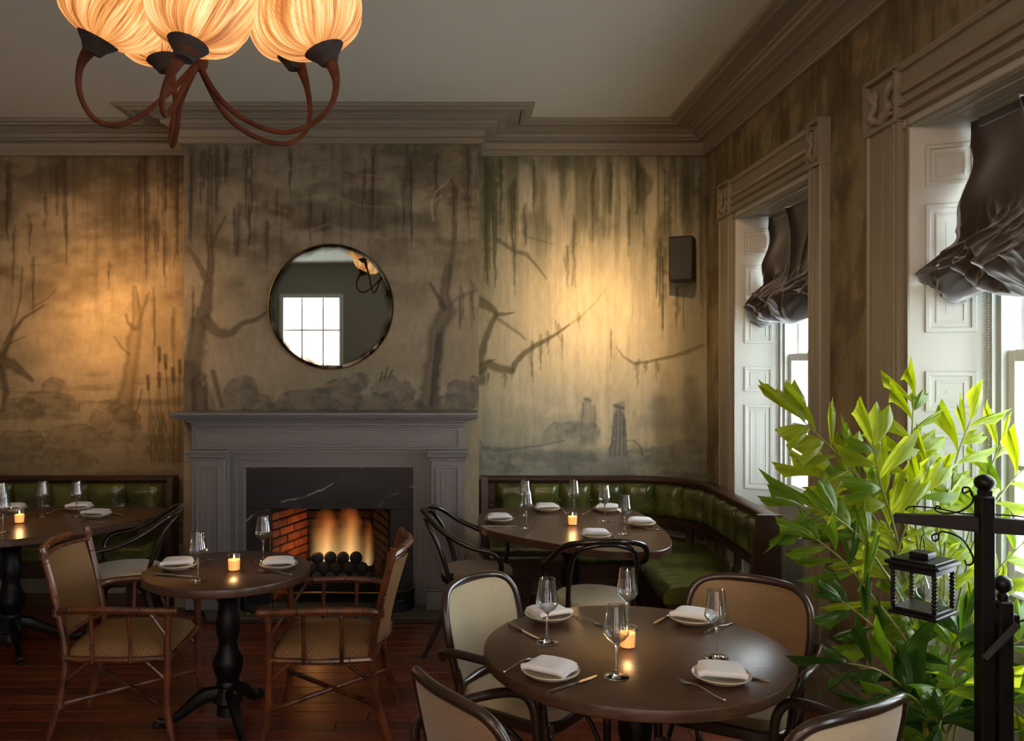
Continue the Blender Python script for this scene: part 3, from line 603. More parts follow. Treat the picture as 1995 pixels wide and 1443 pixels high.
    hp = [(a, HZ-.005+(z-2.50)*1.12) for a, z in hp]
    obj('head_casing', MB().prism(hp, yn-.07, yf+.07, 'y'), M['trim'], e, False)
    # soffit panels of the recess
    obj('soffit', MB().box(X0, X1+.1, yn-.05, yf+.05, HZ-.008, HZ+.06), M['white'], e, False)
    panel_on((X0+.05, yn+.12, HZ-.009), (1, 0, 0), (0, 1, 0), (0, 0, -1), X1-X0-.08, yf-yn-.24, e, M['white'])
    # sash box, sill, apron
    a, b = yn+sp, yf-sp
    fr = MB().box(X1, X1+.16, b-.03, b+.13, .86, 2.74).box(X1, X1+.16, a-.13, a+.03, .86, 2.74).box(X1, X1+.16, a, b, 2.68, 2.74)
    fr.box(X1+.02, X1+.05, b-.055, b-.03, .86, 2.7).box(X1+.02, X1+.05, a+.03, a+.055, .86, 2.7)
    obj('frame', fr, M['white'], e, False)
    obj('sill', MB().box(X1-.035, X1+.2, a-.02, b+.02, .855, .895, ch=.008), M['white'], e, False)
    obj('apron', MB().box(X1, X1+.05, a-.1, b+.1, 0, .86), M['white'], e, False)
    panel_on((X1-.001, b-.09, .26), (0, -1, 0), (0, 0, 1), (-1, 0, 0), b-a-.18, .50, e, M['white'], 'apron_panel')
    obj('apron_base', MB().prism([(X1, 0), (X1-.02, 0), (X1-.02, .14), (X1-.008, .165), (X1, .17)], a-.02, b+.02, 'y'), M['white'], e, False)
    for k, (z0, z1, xs) in enumerate(((.895, 1.80, X1+.045), (1.755, 2.69, X1+.095))):
        y0, y1 = a+.055, b-.055; sw = .045
        sh = MB().box(xs, xs+.04, y0, y0+sw, z0, z1, ch=.004).box(xs, xs+.04, y1-sw, y1, z0, z1, ch=.004).box(xs+.002, xs+.038, y0+sw, y1-sw, z0, z0+.06).box(xs+.002, xs+.038, y0+sw, y1-sw, z1-.045, z1)
        so = obj('sash', sh, M['sash'], e, False)
        for j in (1, 2): yc = y0+(y1-y0)*j/3; obj('muntin', MB().box(xs+.006, xs+.034, yc-.01, yc+.01, z0+.05, z1-.04), M['white'], so, False)
        zc = (z0+z1)/2; obj('muntin', MB().box(xs+.009, xs+.031, y0+.04, y1-.04, zc-.01, zc+.01), M['white'], so, False)
        obj('pane', MB().box(xs+.018, xs+.022, y0+.03, y1-.03, z0+.03, z1-.03), M['pane'], so, False)
    return e
window(1, 4.50, 5.752, 4.318, 6.047); window(2, 2.25, 3.498, 2.0, 3.822); window(3, .0, 1.245, -.25, 1.52)
# rear windows, only the first seen in the mirror, and the brick wall outside
for wi, (rx0, rx1) in enumerate(RWIN):
    e4 = bpy.data.objects.new('window_%d' % (4+wi), None); COL.objects.link(e4); e4['kind'] = 'structure'
    fr = MB().box(rx0, rx0+.07, RY-.16, RY+.04, rz0, rz1).box(rx1-.07, rx1, RY-.16, RY+.04, rz0, rz1).box(rx0+.07, rx1-.07, RY-.16, RY+.04, rz1-.07, rz1).box(rx0+.07, rx1-.07, RY-.16, RY+.04, rz0, rz0+.07)
    obj('frame', fr, M['white'], e4, False)
    for k in (1, 2): xx = rx0+(rx1-rx0)*k/3; obj('muntin', MB().box(xx-.013, xx+.013, RY-.12, RY-.09, rz0, rz1), M['white'], e4, False)
    for zz in (1.0, 1.65, 2.3): obj('muntin', MB().box(rx0, rx1, RY-.118, RY-.092, zz-.013, zz+.013), M['white'], e4, False)
    obj('pane', MB().box(rx0+.05, rx1-.05, RY-.107, RY-.103, rz0+.05, rz1-.05), M['pane'], e4, False)
def brickwall():
    m = bpy.data.materials.new('sunlit_brick'); m.use_nodes = True; N = m.node_tree.nodes; L = m.node_tree.links; b = N.new('ShaderNodeTexBrick'); tc = N.new('ShaderNodeTexCoord')
    sp = N.new('ShaderNodeSeparateXYZ'); cb = N.new('ShaderNodeCombineXYZ'); L.new(tc.outputs['Object'], sp.inputs[0]); L.new(sp.outputs[0], cb.inputs[0]); L.new(sp.outputs[2], cb.inputs[1]); L.new(cb.outputs[0], b.inputs[0])
    b.inputs['Scale'].default_value = 4.5; b.inputs['Color1'].default_value = (.42, .21, .15, 1); b.inputs['Color2'].default_value = (.5, .31, .25, 1); b.inputs['Mortar'].default_value = (.55, .52, .48, 1)
    L.new(b.outputs[0], N['Principled BSDF'].inputs['Base Color']); N['Principled BSDF'].inputs['Roughness'].default_value = .9; return m
ext = obj('exterior_building', MB().box(-9, 3, -8.3, -8, -1, 7), brickwall(), None, False); tag(ext, 'pale sunlit brick wall across the lane, seen reflected in the round mirror', 'building')
# ------------------------------------------------------------------ mantelpiece
def chimney():
    c = -.965
    t = thing('mantelpiece', 'grey painted panelled mantelpiece around the black slate fireplace', 'fireplace', (c, FY, 0))
    def P(n, mb, mt=M['mantel'], par=t, **k): return obj(n, mb, mt, par, False, **k)
    sp = [(-.0, 1.295), (.0, 1.40), (.31, 1.40), (.315, 1.395), (.315, 1.383), (.305, 1.378), (.305, 1.368), (.29, 1.36), (.265, 1.355), (.25, 1.335), (.22, 1.33), (.21, 1.315), (.175, 1.31), (.17, 1.295)]
    # shelf with moulded edge, returned at the ends
    def ret(pr, hw): return MB().sweep([(p[0], p[1]) for p in pr], [(-hw, 0), (-hw, -.0001), (hw, -.0001), (hw, 0)])
    sh = MB()
    for o0, o1, z0, z1 in [(.265, .29, 1.378, 1.40), (.255, .255, 1.362, 1.378), (.235, .235, 1.350, 1.362), (.20, .20, 1.338, 1.350), (.175, .175, 1.322, 1.338), (.155, .155, 1.300, 1.322)]:
        e = .962+o1-.155; sh.box(-min(e, 1.055), min(e, 1.055), -o1, 0, z0, z1, ch=.004)
    P('shelf', sh)
    P('frieze', MB().box(-.962, .962, -.125, 0, 1.13, 1.305, ch=.003))
    panel_on((-.93, -.126, 1.147), (1, 0, 0), (0, 0, 1), (0, -1, 0), 1.86, .138, t, M['mantel'])
    for sg in (-1, 1):
        x0, x1 = sorted((sg*.722, sg*.957))
        P('pilaster', MB().box(x0, x1, -.15, 0, .165, 1.06, ch=.003))
        panel_on((x0+.03, -.151, .25), (1, 0, 0), (0, 0, 1), (0, -1, 0), x1-x0-.06, .77, t, M['mantel'])
        cp = MB()
        for g, z0, z1 in [(.01, 1.055, 1.07), (.016, 1.07, 1.082), (.028, 1.082, 1.10), (.034, 1.10, 1.112), (.026, 1.112, 1.130)]: cp.box(x0-g, x1+g, -.15-g, 0, z0, z1, ch=.003)
        P('capital', cp)
        P('plinth', MB().box(x0-.03, x1+.03, -.19, 0, .02, .145, ch=.004).box(x0-.02, x1+.02, -.175, 0, .145, .165, ch=.004).box(x0-.01, x1+.01, -.163, 0, .165, .185, ch=.003).box(x0-.004, x1+.004, -.156, 0, .185, .21, ch=.003))
    # stepped inner casing
    ca = MB()
    for a0, a1, d in [(.595, .61, .075), (.61, .65, .06), (.65, .665, .085), (.665, .70, .07), (.70, .735, .11)]:
        for sg in (-1, 1): x0, x1 = sorted((sg*a0, sg*a1)); ca.box(x0, x1, -d, 0, .02, 1.0+(a0-.595), ch=.0)
        ca.box(-a1, a1, -d, 0, 1.0+(a0-.595), 1.0+(a1-.595), ch=.0)
    P('casing', ca)
    sl = [('slate_slab', MB().box(-.597, .597, -.05, 0, .702, 1.002, ch=.002)), ('slate_slab', MB().box(-.597, -.43, -.05, 0, .02, .70, ch=.002)), ('slate_slab', MB().box(.43, .597, -.05, 0, .02, .70, ch=.002))]
    for n, m in sl: P(n, m, M['slate_vein'])
    return t
def slatevein():
    m = mat('veined_slate', (33, 34, 38), .33, var=.3, vscale=6, spec=.4); N = m.node_tree.nodes; L = m.node_tree.links; p = N['Principled BSDF']
    src = p.inputs['Base Color'].links[0].from_socket
    tc = N.new('ShaderNodeTexCoord'); mp = N.new('ShaderNodeMapping'); mp.inputs['Rotation'].default_value = (0, math.radians(28), 0); L.new(tc.outputs['Object'], mp.inputs[0])
    w = N.new('ShaderNodeTexWave'); w.wave_type = 'BANDS'; w.bands_direction = 'Z'; w.inputs['Scale'].default_value = .95; w.inputs['Distortion'].default_value = 3.5; w.inputs['Detail'].default_value = 6; w.inputs['Detail Scale'].default_value = 1.6; w.inputs['Phase Offset'].default_value = .6
    L.new(mp.outputs[0], w.inputs[0]); rp = N.new('ShaderNodeValToRGB'); e = rp.color_ramp.elements; e[0].position = .9965; e[0].color = (0, 0, 0, 1); e[1].position = 1; e[1].color = (.8, .8, .8, 1)
    nz = N.new('ShaderNodeTexNoise'); nz.inputs['Scale'].default_value = 7; L.new(tc.outputs['Object'], nz.inputs[0]); r3 = N.new('ShaderNodeMapRange'); r3.inputs['From Min'].default_value = .45; r3.inputs['From Max'].default_value = .6; L.new(nz.outputs[0], r3.inputs[0])
    ml = N.new('ShaderNodeMath'); ml.operation = 'MULTIPLY'; L.new(w.outputs['Fac'], rp.inputs[0]); L.new(rp.outputs[0], ml.inputs[0]); L.new(r3.outputs[0], ml.inputs[1])
    mx = N.new('ShaderNodeMix'); mx.data_type = 'RGBA'; L.new(ml.outputs[0], mx.inputs[0]); L.new(src, mx.inputs[6]); mx.inputs[7].default_value = (.35, .36, .38, 1); L.new(mx.outputs[2], p.inputs['Base Color']); return m
M['slate_vein'] = slatevein()
chimney()
# firebox: brick by brick
fb = bpy.data.objects.new('wall_firebox', None); COL.objects.link(fb); fb['kind'] = 'structure'
fx0, fx1, fy0, fy1, fzt = FO0, FO1, FY-.04, FY+.50, .78
bxs = .17; zt = .86
mo = MB(); A0 = Vector((fx0, fy0+.05, 0)); B0 = Vector((fx0+bxs, fy1, 0)); A1 = Vector((fx1, fy0+.05, 0)); B1 = Vector((fx1-bxs, fy1, 0))
for a, b in ((A0, B0), (B1, A1), (B0, B1)):
    d = (b-a).normalized(); n = Vector((-d.y, d.x, 0)); q = [a, b, b+n*.1, a+n*.1]; mo.prism([(v.x, v.y) for v in q], 0, zt)
mo.box(fx0-.1, fx1+.1, fy0+.05, fy1+.1, zt, zt+.05).box(fx0-.05, fx1+.05, fy0+.04, fy1+.1, -.02, .025)
obj('mortar_backing', mo, M['soot'], fb, False)
M['shadebrick'] = mat('shaded_firebrick', (44, 28, 20), .9, var=.4, vscale=12, bump=.5, bscale=30, objrand=.4)  # darker copy of the firebrick: shade at back, right and top put into colour
bm_ = {}
for mk in ('brick', 'shadebrick'): bm_[mk] = {L_: MB().box(0, L_, -.014, .02, 0, .052, ch=.005).mesh('brick', M[mk], False) for L_ in (.19, .09)}
for wi, (a, b) in enumerate(((A0, B0), (B0, B1), (B1, A1))):
    d = (b-a).normalized(); Lw = (b-a).length; rz = math.atan2(d.y, d.x); r = 0; z = .03
    while z < .80:
        x = -.1*(r % 2)
        while x < Lw-.02:
            ln = .19
            if x < 0: ln = .09; xx = 0
            else: xx = x
            if xx+ln > Lw: ln = .09
            if xx+ln <= Lw+.05:
                o = link('brick', bm_['brick' if wi == 0 and z < .62 else 'shadebrick'][ln], fb); q = a+d*xx; o.location = (q.x, q.y, z); o.rotation_euler = (random.uniform(-.03, .03), 0, rz+random.uniform(-.02, .02))
            x = xx+ln+.012
        z += .064; r += 1
struct('trim_2', MB().prism([(-1.74, 5.76), (-.13, 5.76), (-.02, 6.15), (-1.9, 6.15)], 0.0, .022, ch=.0), M['hearth'])
struct('trim_3', MB().box(-1.85, -.03, 5.725, 5.76, 0, .018, ch=.003), M['benchwood'])
# burner and the stack of fire balls
bn = thing('burner_tray', 'black steel burner tray under the dark fire balls in the hearth', 'burner', (FC, 6.30, .022))
obj('tray', MB().box(-.30, .30, -.13, .15, .055, .09, ch=.006).box(-.30, .30, -.13, -.118, .09, .12), M['iron'], bn)
for sx in (-1, 1):
    for sy in (-.1, .12): obj('leg', MB().box(sx*.27-.012, sx*.27+.012, sy-.012, sy+.012, 0, .057), M['iron'], bn)
fbm = MB().ball((0, 0, 0), .0465, 28, 16).mesh('fire_ball', M['fball'])
rows = [('top', 6.35, .296, [617.6, 642.6, 668.6, 695.8], 1081), ('middle', 6.305, .231, [604, 628, 655, 681, 707], 1102), ('bottom', 6.245, .166, [594, 617.5, 644, 667.5, 694, 718.5], 1121)]
ordn = ['first', 'second', 'third', 'fourth', 'fifth', 'sixth']
for nm, Y, z, xs, _ in rows:
    xc = sum(xs)/len(xs); n = len(xs)
    for i, px in enumerate(xs):
        X = (xc-CX)*Y/F+(i-(n-1)/2)*.0945; o = link('fire_ball', fbm); o.location = (X, Y, z+random.uniform(-.002, .002))
        tag(o, 'matt charcoal fire ball, %s from the left in the %s row of the stack' % (ordn[i], nm), 'fire ball', 'ceramic fire balls in the hearth')
def flamevol():
    m = bpy.data.materials.new('gas_flame'); m.use_nodes = True; N = m.node_tree.nodes; L = m.node_tree.links; N.remove(N['Principled BSDF'])
    tc = N.new('ShaderNodeTexCoord'); sp = N.new('ShaderNodeSeparateXYZ'); L.new(tc.outputs['Generated'], sp.inputs[0])
    def mth(op, *a):
        n = N.new('ShaderNodeMath'); n.operation = op
        for i, x in enumerate(a):
            if isinstance(x, (int, float)): n.inputs[i].default_value = x
            else: L.new(x, n.inputs[i])
        return n.outputs[0]
    n0 = N.new('ShaderNodeTexNoise'); n0.inputs['Scale'].default_value = 5; L.new(tc.outputs['Object'], n0.inputs[0])
    x = mth('ADD', mth('SUBTRACT', sp.outputs[0], .5), mth('MULTIPLY', mth('SUBTRACT', n0.outputs[0], .5), mth('MULTIPLY', sp.outputs[2], .9))); y = mth('SUBTRACT', sp.outputs[1], .5)
    r = mth('SQRT', mth('ADD', mth('MULTIPLY', x, x), mth('MULTIPLY', y, y)))
    fall = mth('POWER', mth('MAXIMUM', mth('SUBTRACT', 1, mth('MULTIPLY', r, 2.0)), 0), 1.2)
    z = sp.outputs[2]; zf = mth('MULTIPLY', mth('POWER', mth('MAXIMUM', mth('SUBTRACT', 1.0, z), 0), 1.1), 1)
    nz = N.new('ShaderNodeTexNoise'); nz.inputs['Scale'].default_value = 9; mp = N.new('ShaderNodeMapping'); mp.inputs['Scale'].default_value = (1, 1, .15)
    L.new(tc.outputs['Object'], mp.inputs[0]); L.new(mp.outputs[0], nz.inputs[0])
    d = mth('MULTIPLY', mth('MULTIPLY', fall, zf), mth('MULTIPLY', mth('POWER', nz.outputs[0], 2.0), 20))
    e = N.new('ShaderNodeEmission'); L.new(d, e.inputs['Strength'])
    rp = N.new('ShaderNodeValToRGB'); q = rp.color_ramp.elements; q[0].position = 0; q[0].color = (1, .62, .30, 1); q[1].position = .8; q[1].color = (1, .20, .03, 1); k = rp.color_ramp.elements.new(.3); k.color = (1, .52, .16, 1)
    L.new(z, rp.inputs[0]); L.new(rp.outputs[0], e.inputs['Color']); L.new(e.outputs[0], N['Material Output'].inputs['Volume']); return m
M['fire'] = flamevol()
for i, (px, w, h, zb, lb) in enumerate([(634, .26, .42, .25, 'soft yellow gas flame over the left of the fire ball stack'), (680, .24, .46, .25, 'brightest gas flame rising behind the middle of the fire ball stack'), (716, .12, .36, .22, 'thin violet orange gas flame at the right of the fire ball stack')]):
    Y = 6.43; X = (px-CX)*Y/F
    fm = MB().lathe([(w*.30, 0), (w*.46, h*.12), (w*.5, h*.35), (w*.42, h*.65), (w*.25, h*.88), (0, h)], (0, 0, 0), 16)
    o = obj('gas_flame', fm, M['fire']); o.location = (X, Y, zb); tag(o, lb, 'flame', 'gas flames in the fireplace')
fl_ = bpy.data.lights.new('fire_glow', 'POINT'); fl_.energy = .8; fl_.color = (1, .42, .12); fl_.shadow_soft_size = .07; o = bpy.data.objects.new('fire_glow', fl_); o.location = (-1.12, 6.40, .40); COL.objects.link(o)
# fender
ft = thing('fire_fender', 'low wire mesh fireplace fender with brass top rail and ball finials', 'fender', (-.965, 5.84, .022))
def fpath(z, n=5, ins=0): return cr([(-.60+ins, .26, z), (-.60+ins, .14, z), (-.57+ins, .05, z), (-.46, .005+ins, z), (-.25, -.012+ins, z), (0, -.005+ins, z), (.25, -.012+ins, z), (.46, .005+ins, z), (.57-ins, .05, z), (.60-ins, .14, z), (.60-ins, .26, z)], n)
obj('top_rail', MB().tube(fpath(.155), .0075, 8, flat=.7), M['brass'], ft)
obj('bottom_rail', MB().tube(fpath(.02), .004, 6), M['iron'], ft)
ms = MB(); fp = fpath(.02, 24); 
for a in range(len(fp)):
    p = fp[a]
    for sgn in (-1, 1):
        b = a+sgn*5
        if 0 <= b < len(fp): q = fp[b]; ms.tube([p, (q.x, q.y, .152)], .0009, 3, cap=False)
o = obj('wire_mesh', ms, M['iron'], ft); o['kind'] = 'stuff'
for k in (0, .2, .36, .5, .64, .8, 1):
    p = fp[int(k*(len(fp)-1))]; obj('upright', MB().tube([p, (p.x, p.y, .155)], .003, 6), M['iron'], ft)
for X, Y in ((-.38, -.006), (.0, -.008), (.42, -.006)):
    if X == 0: X = .0; Y = -.005
    obj('ball_finial', MB().lathe([(.008, .158), (.011, .162), (.005, .168), (.005, .182), (.009, .186), (.006, .19), (.013, .196), (.0165, .206), (.013, .217), (.004, .222), (0, .223)], (X if X != 0 else .005, Y, 0), 12), M['brass'], ft)
for X, Y in ((-.52, -.0), (.45, 0), (-.0, -.005)):
    obj('paw_foot', MB().lathe([(.012, 0), (.017, .004), (.013, .014), (.008, .022)], (X, Y, 0), 10).ball((X-.009, Y-.013, .006), .006).ball((X, Y-.016, .006), .006).ball((X+.009, Y-.013, .006), .006), M['brass'], ft)
# ------------------------------------------------------------------ mirror and loudspeaker
mt = thing('round_mirror', 'large round antiqued mirror with foxed edge above the mantelpiece', 'mirror', (-.965, FY, 2.141))
R_ = Matrix.Rotation(PI/2, 4, 'X')
gl = MB().lathe([(0, .020), (.425, .020), (.444, .016)], (0, 0, 0), 96); gl.xf(R_); obj('glass', gl, M['mirror'], mt, False)
rm = MB().lathe([(.444, .014), (.449, .018), (.451, .012), (.451, 0), (.30, .0)], (0, 0, 0), 96); rm.xf(R_); obj('rim', rm, M['brass'], mt)
sp_ = thing('loudspeaker', 'black wall loudspeaker on the mural near the window corner', 'speaker', (1.60, 6.32, 2.50), math.radians(-24)); sp_.scale = (.80, .8, .93)
obj('cabinet', MB().prism([(-.11, -.02), (-.10, .13), (.10, .13), (.11, -.02), (.105, -.11), (-.105, -.11)], -.175, .175, ch=.008), M['speaker'], sp_)
obj('grille', MB().box(-.098, .098, -.116, -.108, -.165, .165, ch=.004), M['speaker'], sp_)
obj('bracket', MB().box(-.03, .03, .10, .14, -.05, .05).tube([(0, .12, 0), (.03, .27, 0)], .012), M['iron'], sp_)
# ------------------------------------------------------------------ banquettes
def pathpts(pts, step):
    """resample an xy polyline, returning position, tangent, distance"""
    P = [Vector((p[0], p[1], 0)) for p in pts]; L_ = [0]
    for i in range(1, len(P)): L_.append(L_[-1]+(P[i]-P[i-1]).length)
    def f(s):
        s = max(0, min(L_[-1], s)); i = 1
        while i < len(P)-1 and L_[i] < s: i += 1
        t = (s-L_[i-1])/max(1e-9, L_[i]-L_[i-1]); d = (P[i]-P[i-1]).normalized()
        # smooth tangent
        return P[i-1].lerp(P[i], t), d
    return f, L_[-1]
def banquette(name, label, pts, seatpoly_w, ends, cush, legs, uprights, kneeN):
    t = thing(name, label, 'banquette')
    f, Lt = pathpts(pts, .05)
    def fr(s):
        s = max(0, min(Lt, s)); p, _ = f(s); a, _ = f(s-.04); b, _ = f(s+.04); d = (b-a).normalized(); return p, d, Vector((d.y, -d.x, 0))   # normal to the room (right of travel)
    N_ = int(Lt/.05)
    def swp(prof, s0, s1, n=None):
        n = n or max(2, int((s1-s0)/.05)); vs = []; fs = []; k = len(prof)
        for i in range(n+1):
            p, d, nn = fr(s0+(s1-s0)*i/n)
            for o, z in prof: q = p+nn*o; vs.append((q.x, q.y, z))
        for i in range(n):
            for j in range(k): l = (j+1) % k; fs.append((i*k+j, (i+1)*k+j, (i+1)*k+l, i*k+l))
        fs += [tuple(range(k)), tuple(n*k+j for j in reversed(range(k)))]
        return MB().add(vs, fs)
    zt = .885; zb = .575
    obj('back_frame', swp([(0, zt-.03), (.0, zb), (.03, zb), (.03, zt-.03)], 0, Lt), M['benchwood'], t)
    obj('top_rail', swp([(-.01, zt-.035), (-.01, zt), (-.004, zt+.006), (.066, zt+.006), (.075, zt), (.075, zt-.02), (.06, zt-.03), (.055, zt-.045), (.0, zt-.045)], 0, Lt), M['benchwood'], t)
    obj('lower_rail', swp([(0, zb-.03), (0, zb+.02), (.06, zb+.02), (.06, zb-.03)], 0, Lt), M['benchwood'], t)
    # tufted cushions, each a pillow pinched at mid height where it meets its neighbour
    n = round((Lt-.12)/cush); w = (Lt-.12)/n
    for i in range(n):
        s0 = .06+i*w
        def fn(u, v):
            s = s0+w*u; p, d, nn = fr(s); uu = 2*u-1; vv = 2*v-1
            b = (1-abs(uu)**5)*(1-abs(vv)**6); dd = min(math.hypot((1-abs(uu))*w*3.2, (vv+.15)*.30*2.2), 1)
            pin = sstepf(0, .42, dd); fold = .006*math.sin(math.atan2((vv+.15)*.3, (1-abs(uu))*w)*9)*(1-sstepf(.1, .8, dd))
            o = .035+.052*b*(.25+.75*pin)+fold*b; z = zb+.015+(zt-.045-zb-.01)*v
            q = p+nn*o; return (q.x, q.y, z)
        obj('back_cushion', MB().grid(17, 17, fn), M['leather'], t, ang=80)
        if i: p, d, nn = fr(s0); q = p+nn*.045; bt = MB().ball((q.x, q.y, zb+.135), .012, 10, 6); obj('button', bt, M['leather'], t)
    # nail heads
    nb = MB(); ns = int(Lt/.062)
    for i in range(ns+1):
        p, d, nn = fr(.03+(Lt-.06)*i/ns); q = p+nn*.052; nb.ball((q.x, q.y, zt-.052), .0052, 6, 4)
    for s in (.03, Lt-.03):
        for k in range(5): p, d, nn = fr(s); q = p+nn*.04; nb.ball((q.x, q.y, zb+.05+k*.05), .0052, 6, 4)
    sw = seatpoly_w
    # seat: follows the path, front edge rolled
    ns = max(8, int(Lt/.035)); pr = [(.045, .38), (.045, .455), (.10, .475), (.25, .482), (sw-.12, .478), (sw-.05, .468), (sw-.012, .445), (sw, .415), (sw-.004, .385), (sw-.03, .375)]
    vs = []; fs = []; k = len(pr)
    inner = kneeN
    for i in range(ns+1):
        s = Lt*i/ns; p, d, nn = fr(s)
        for j, (o, z) in enumerate(pr):
            q = p+nn*o
            if inner: q.x = min(q.x, 99) ; 
            if inner and o > .3:
                q = inner(p, nn, o)
            if 4 <= j <= 8: z += .005*noise.noise(Vector((s*16, j*.6, 0)))+.004*math.sin(s*70)
            vs.append((q.x, q.y, z))
    for i in range(ns):
        for j in range(k): l = (j+1) % k; fs.append((i*k+j, (i+1)*k+j, (i+1)*k+l, i*k+l))
    fs += [tuple(range(k)), tuple(ns*k+j for j in reversed(range(k)))]
    obj('seat', MB().add(vs, fs), M['leather'], t, ang=70)
    fv = []; ff = []; kk = 4; nb2 = nb
    for i in range(ns+1):
        s = Lt*i/ns; p, d, nn = fr(s)
        for o, z in [(.05, .27), (.05, .385), (sw-.025, .385), (sw-.025, .27)]:
            q = inner(p, nn, o) if (inner and o > .3) else p+nn*o; fv.append((q.x, q.y, z))
        if i % 2 == 0: q = inner(p, nn, sw-.018) if inner else p+nn*(sw-.018); nb2.ball((q.x, q.y, .375), .0055, 6, 4)
    for i in range(ns):
        for j in range(kk): l = (j+1) % kk; ff.append((i*kk+j, (i+1)*kk+j, (i+1)*kk+l, i*kk+l))
    ff += [tuple(range(kk)), tuple(ns*kk+j for j in reversed(range(kk)))]
    obj('seat_rail', MB().add(fv, ff), M['benchwood'], t)
    o = obj('nail_heads', nb2, M['brass'], t); o['kind'] = 'stuff'
    for s in uprights:
        p, d, nn = fr(s); a = p-d*.02; obj('upright', MB().prism([((p+d*x+nn*y).x, (p+d*x+nn*y).y) for x, y in ((-.025, 0), (.025, 0), (.025, .035), (-.025, .035))], .3, .6), M['benchwood'], t)
    for s in ends:
        p, d, nn = fr(s); sg = 1 if s > 0 else -1; w_ = .045 if s > 0 else .05
        a = p+d*(.0 if sg > 0 else -.05)
        q = [(a+d*x+nn*y) for x, y in ((0, -.012), (w_, -.012), (w_, .115), (0, .115))]
        q2 = [(a+d*x+nn*y) for x, y in ((0, -.012), (w_, -.012), (w_, .16), (0, .16))]
        m_ = MB(); vs = [(v.x, v.y, 0) for v in q2]+[(v.x, v.y, .5) for v in q2]+[(v.x, v.y, zt+.008) for v in q]; fs = [(3, 2, 1, 0), (8, 9, 10, 11)]
        for j in range(2):
            for k_ in range(4): l = (k_+1) % 4; fs.append((j*4+k_, j*4+l, (j+1)*4+l, (j+1)*4+k_))
        obj('end_post', m_.add(vs, fs), M['benchwood'], t, False)
    for s, o in legs:
        p, d, nn = fr(s); q = inner(p, nn, o) if (inner and o > .3) else p+nn*o; obj('leg', MB().box(q.x-.03, q.x+.03, q.y-.03, q.y+.03, 0, .28, ch=.004), M['benchwood'], t, False)
    return t
def sstepf(a, b, x): t = max(0, min(1, (x-a)/(b-a))); return t*t*(3-2*t)
rp_ = [(.165, 6.455), (1.22, 6.455)]+[(1.22+.53*math.sin(a*PI/2/8), 5.925+.53*math.cos(a*PI/2/8)) for a in range(1, 9)]+[(1.752, 4.83)]
def innerR(p, nn, o):
    q = p+nn*o; 
    # keep the inside corner of the L from folding over itself
    xl = 1.752-o; yl = 6.455-o
    if p.x < xl: q = Vector((p.x, yl, 0))
    elif p.y < yl: q = Vector((xl, p.y, 0))
    else: q = Vector((xl, yl, 0))
    return q
banquette('corner_banquette', 'green leather corner banquette curving from the mantelpiece to the window', rp_, .64, (0, 99), .236, [(.25, .55), (1.0, .55), (2.1, .55), (2.8, .55), (.1, .1), (2.85, .1)], (.35, 1.0, 1.55, 1.95, 2.35), innerR)
banquette('wall_banquette', 'green leather wall banquette left of the mantelpiece under the mural', [(-4.3, 6.455), (-2.21, 6.455)], .64, (99,), .275, [(.2, .55), (1.15, .55), (2.0, .55), (.2, .1), (2.0, .1)], (.4, 1.1, 1.8), None)
# ------------------------------------------------------------------ tables
TZ = .745
COLP = [(.075, .70), (.075, .675), (.062, .665), (.055, .655), (.066, .645), (.066, .632), (.05, .622), (.047, .61), (.055, .60), (.05, .59), (.044, .575), (.05, .53), (.058, .48), (.056, .44), (.045, .40), (.043, .385), (.052, .345), (.070, .31), (.074, .29), (.068, .255), (.056, .225), (.05, .205), (.056, .195), (.056, .185), (.046, .175), (.058, .14), (.07, .115), (.072, .105), (.06, .095), (.05, .085), (.055, .04), (.03, .035)]
def legmb(r1, a, R=.05):
    p = [(R*.6, .145), (R+.05, .135), (R+.11, .10), (r1*.72, .04), (r1*.88, .018), (r1, .022)]
    return MB().tube([(x*math.cos(a), x*math.sin(a), z) for x, z in p], [.026, .030, .026, .018, .014, .018], 8, 4, flat=1.25).lathe([(.014, 0), (.02, .004), (.018, .02), (.01, .026)], (r1*math.cos(a), r1*math.sin(a), 0), 10)
def table(name, label, c, topmb, colr, legs, rr):
    t = thing(name, label, 'table', (c[0], c[1], 0))
    obj('tabletop', topmb, M['top'], t, True, 35)
    obj('column', MB().lathe([(r*colr, z) for r, z in reversed(COLP)], (0, 0, 0), 28), M['blackwood'], t)
    obj('top_plate', MB().lathe([(.02, .695), (.13, .695), (.13, TZ-.04)], (0, 0, 0), 28), M['blackwood'], t)
    for a in legs: obj('leg', legmb(rr, math.radians(a)), M['blackwood'], t)
    return t
def rtop(r): return MB().lathe([(0, TZ-.042), (r-.006, TZ-.042), (r-.001, TZ-.037), (r, TZ-.03), (r, TZ-.008), (r-.002, TZ-.003), (r-.008, TZ), (0, TZ)], (0, 0, 0), 96)
table('round_table', 'large round dark wood table in the right foreground, set for four', (.598, 3.02), rtop(.534), 1.05, (45, 135, 225, 315), .34)
table('round_table', 'small round dark wood table between the two rattan armchairs', (-1.157, 4.175), rtop(.395), 1.0, (-62, 190, 75), .33)
def polytop(px, c, flip=None):
    P = [onz(a, b, TZ) for a, b in px]; P = cr([(p.x-c[0], p.y-c[1], 0) for p in P], 5, True)
    return MB().prism([(p.x, p.y) for p in reversed(P)], TZ-.042, TZ, ch=.004)
RT = [(932, 1008), (938, 998), (960, 990), (1010, 988), (1110, 988), (1200, 989), (1245, 997), (1290, 1028), (1306, 1046), (1309, 1058), (1300, 1068), (1270, 1074), (1190, 1074), (1100, 1062), (1010, 1046), (950, 1032), (934, 1022)]
ct = (.63, 5.15)
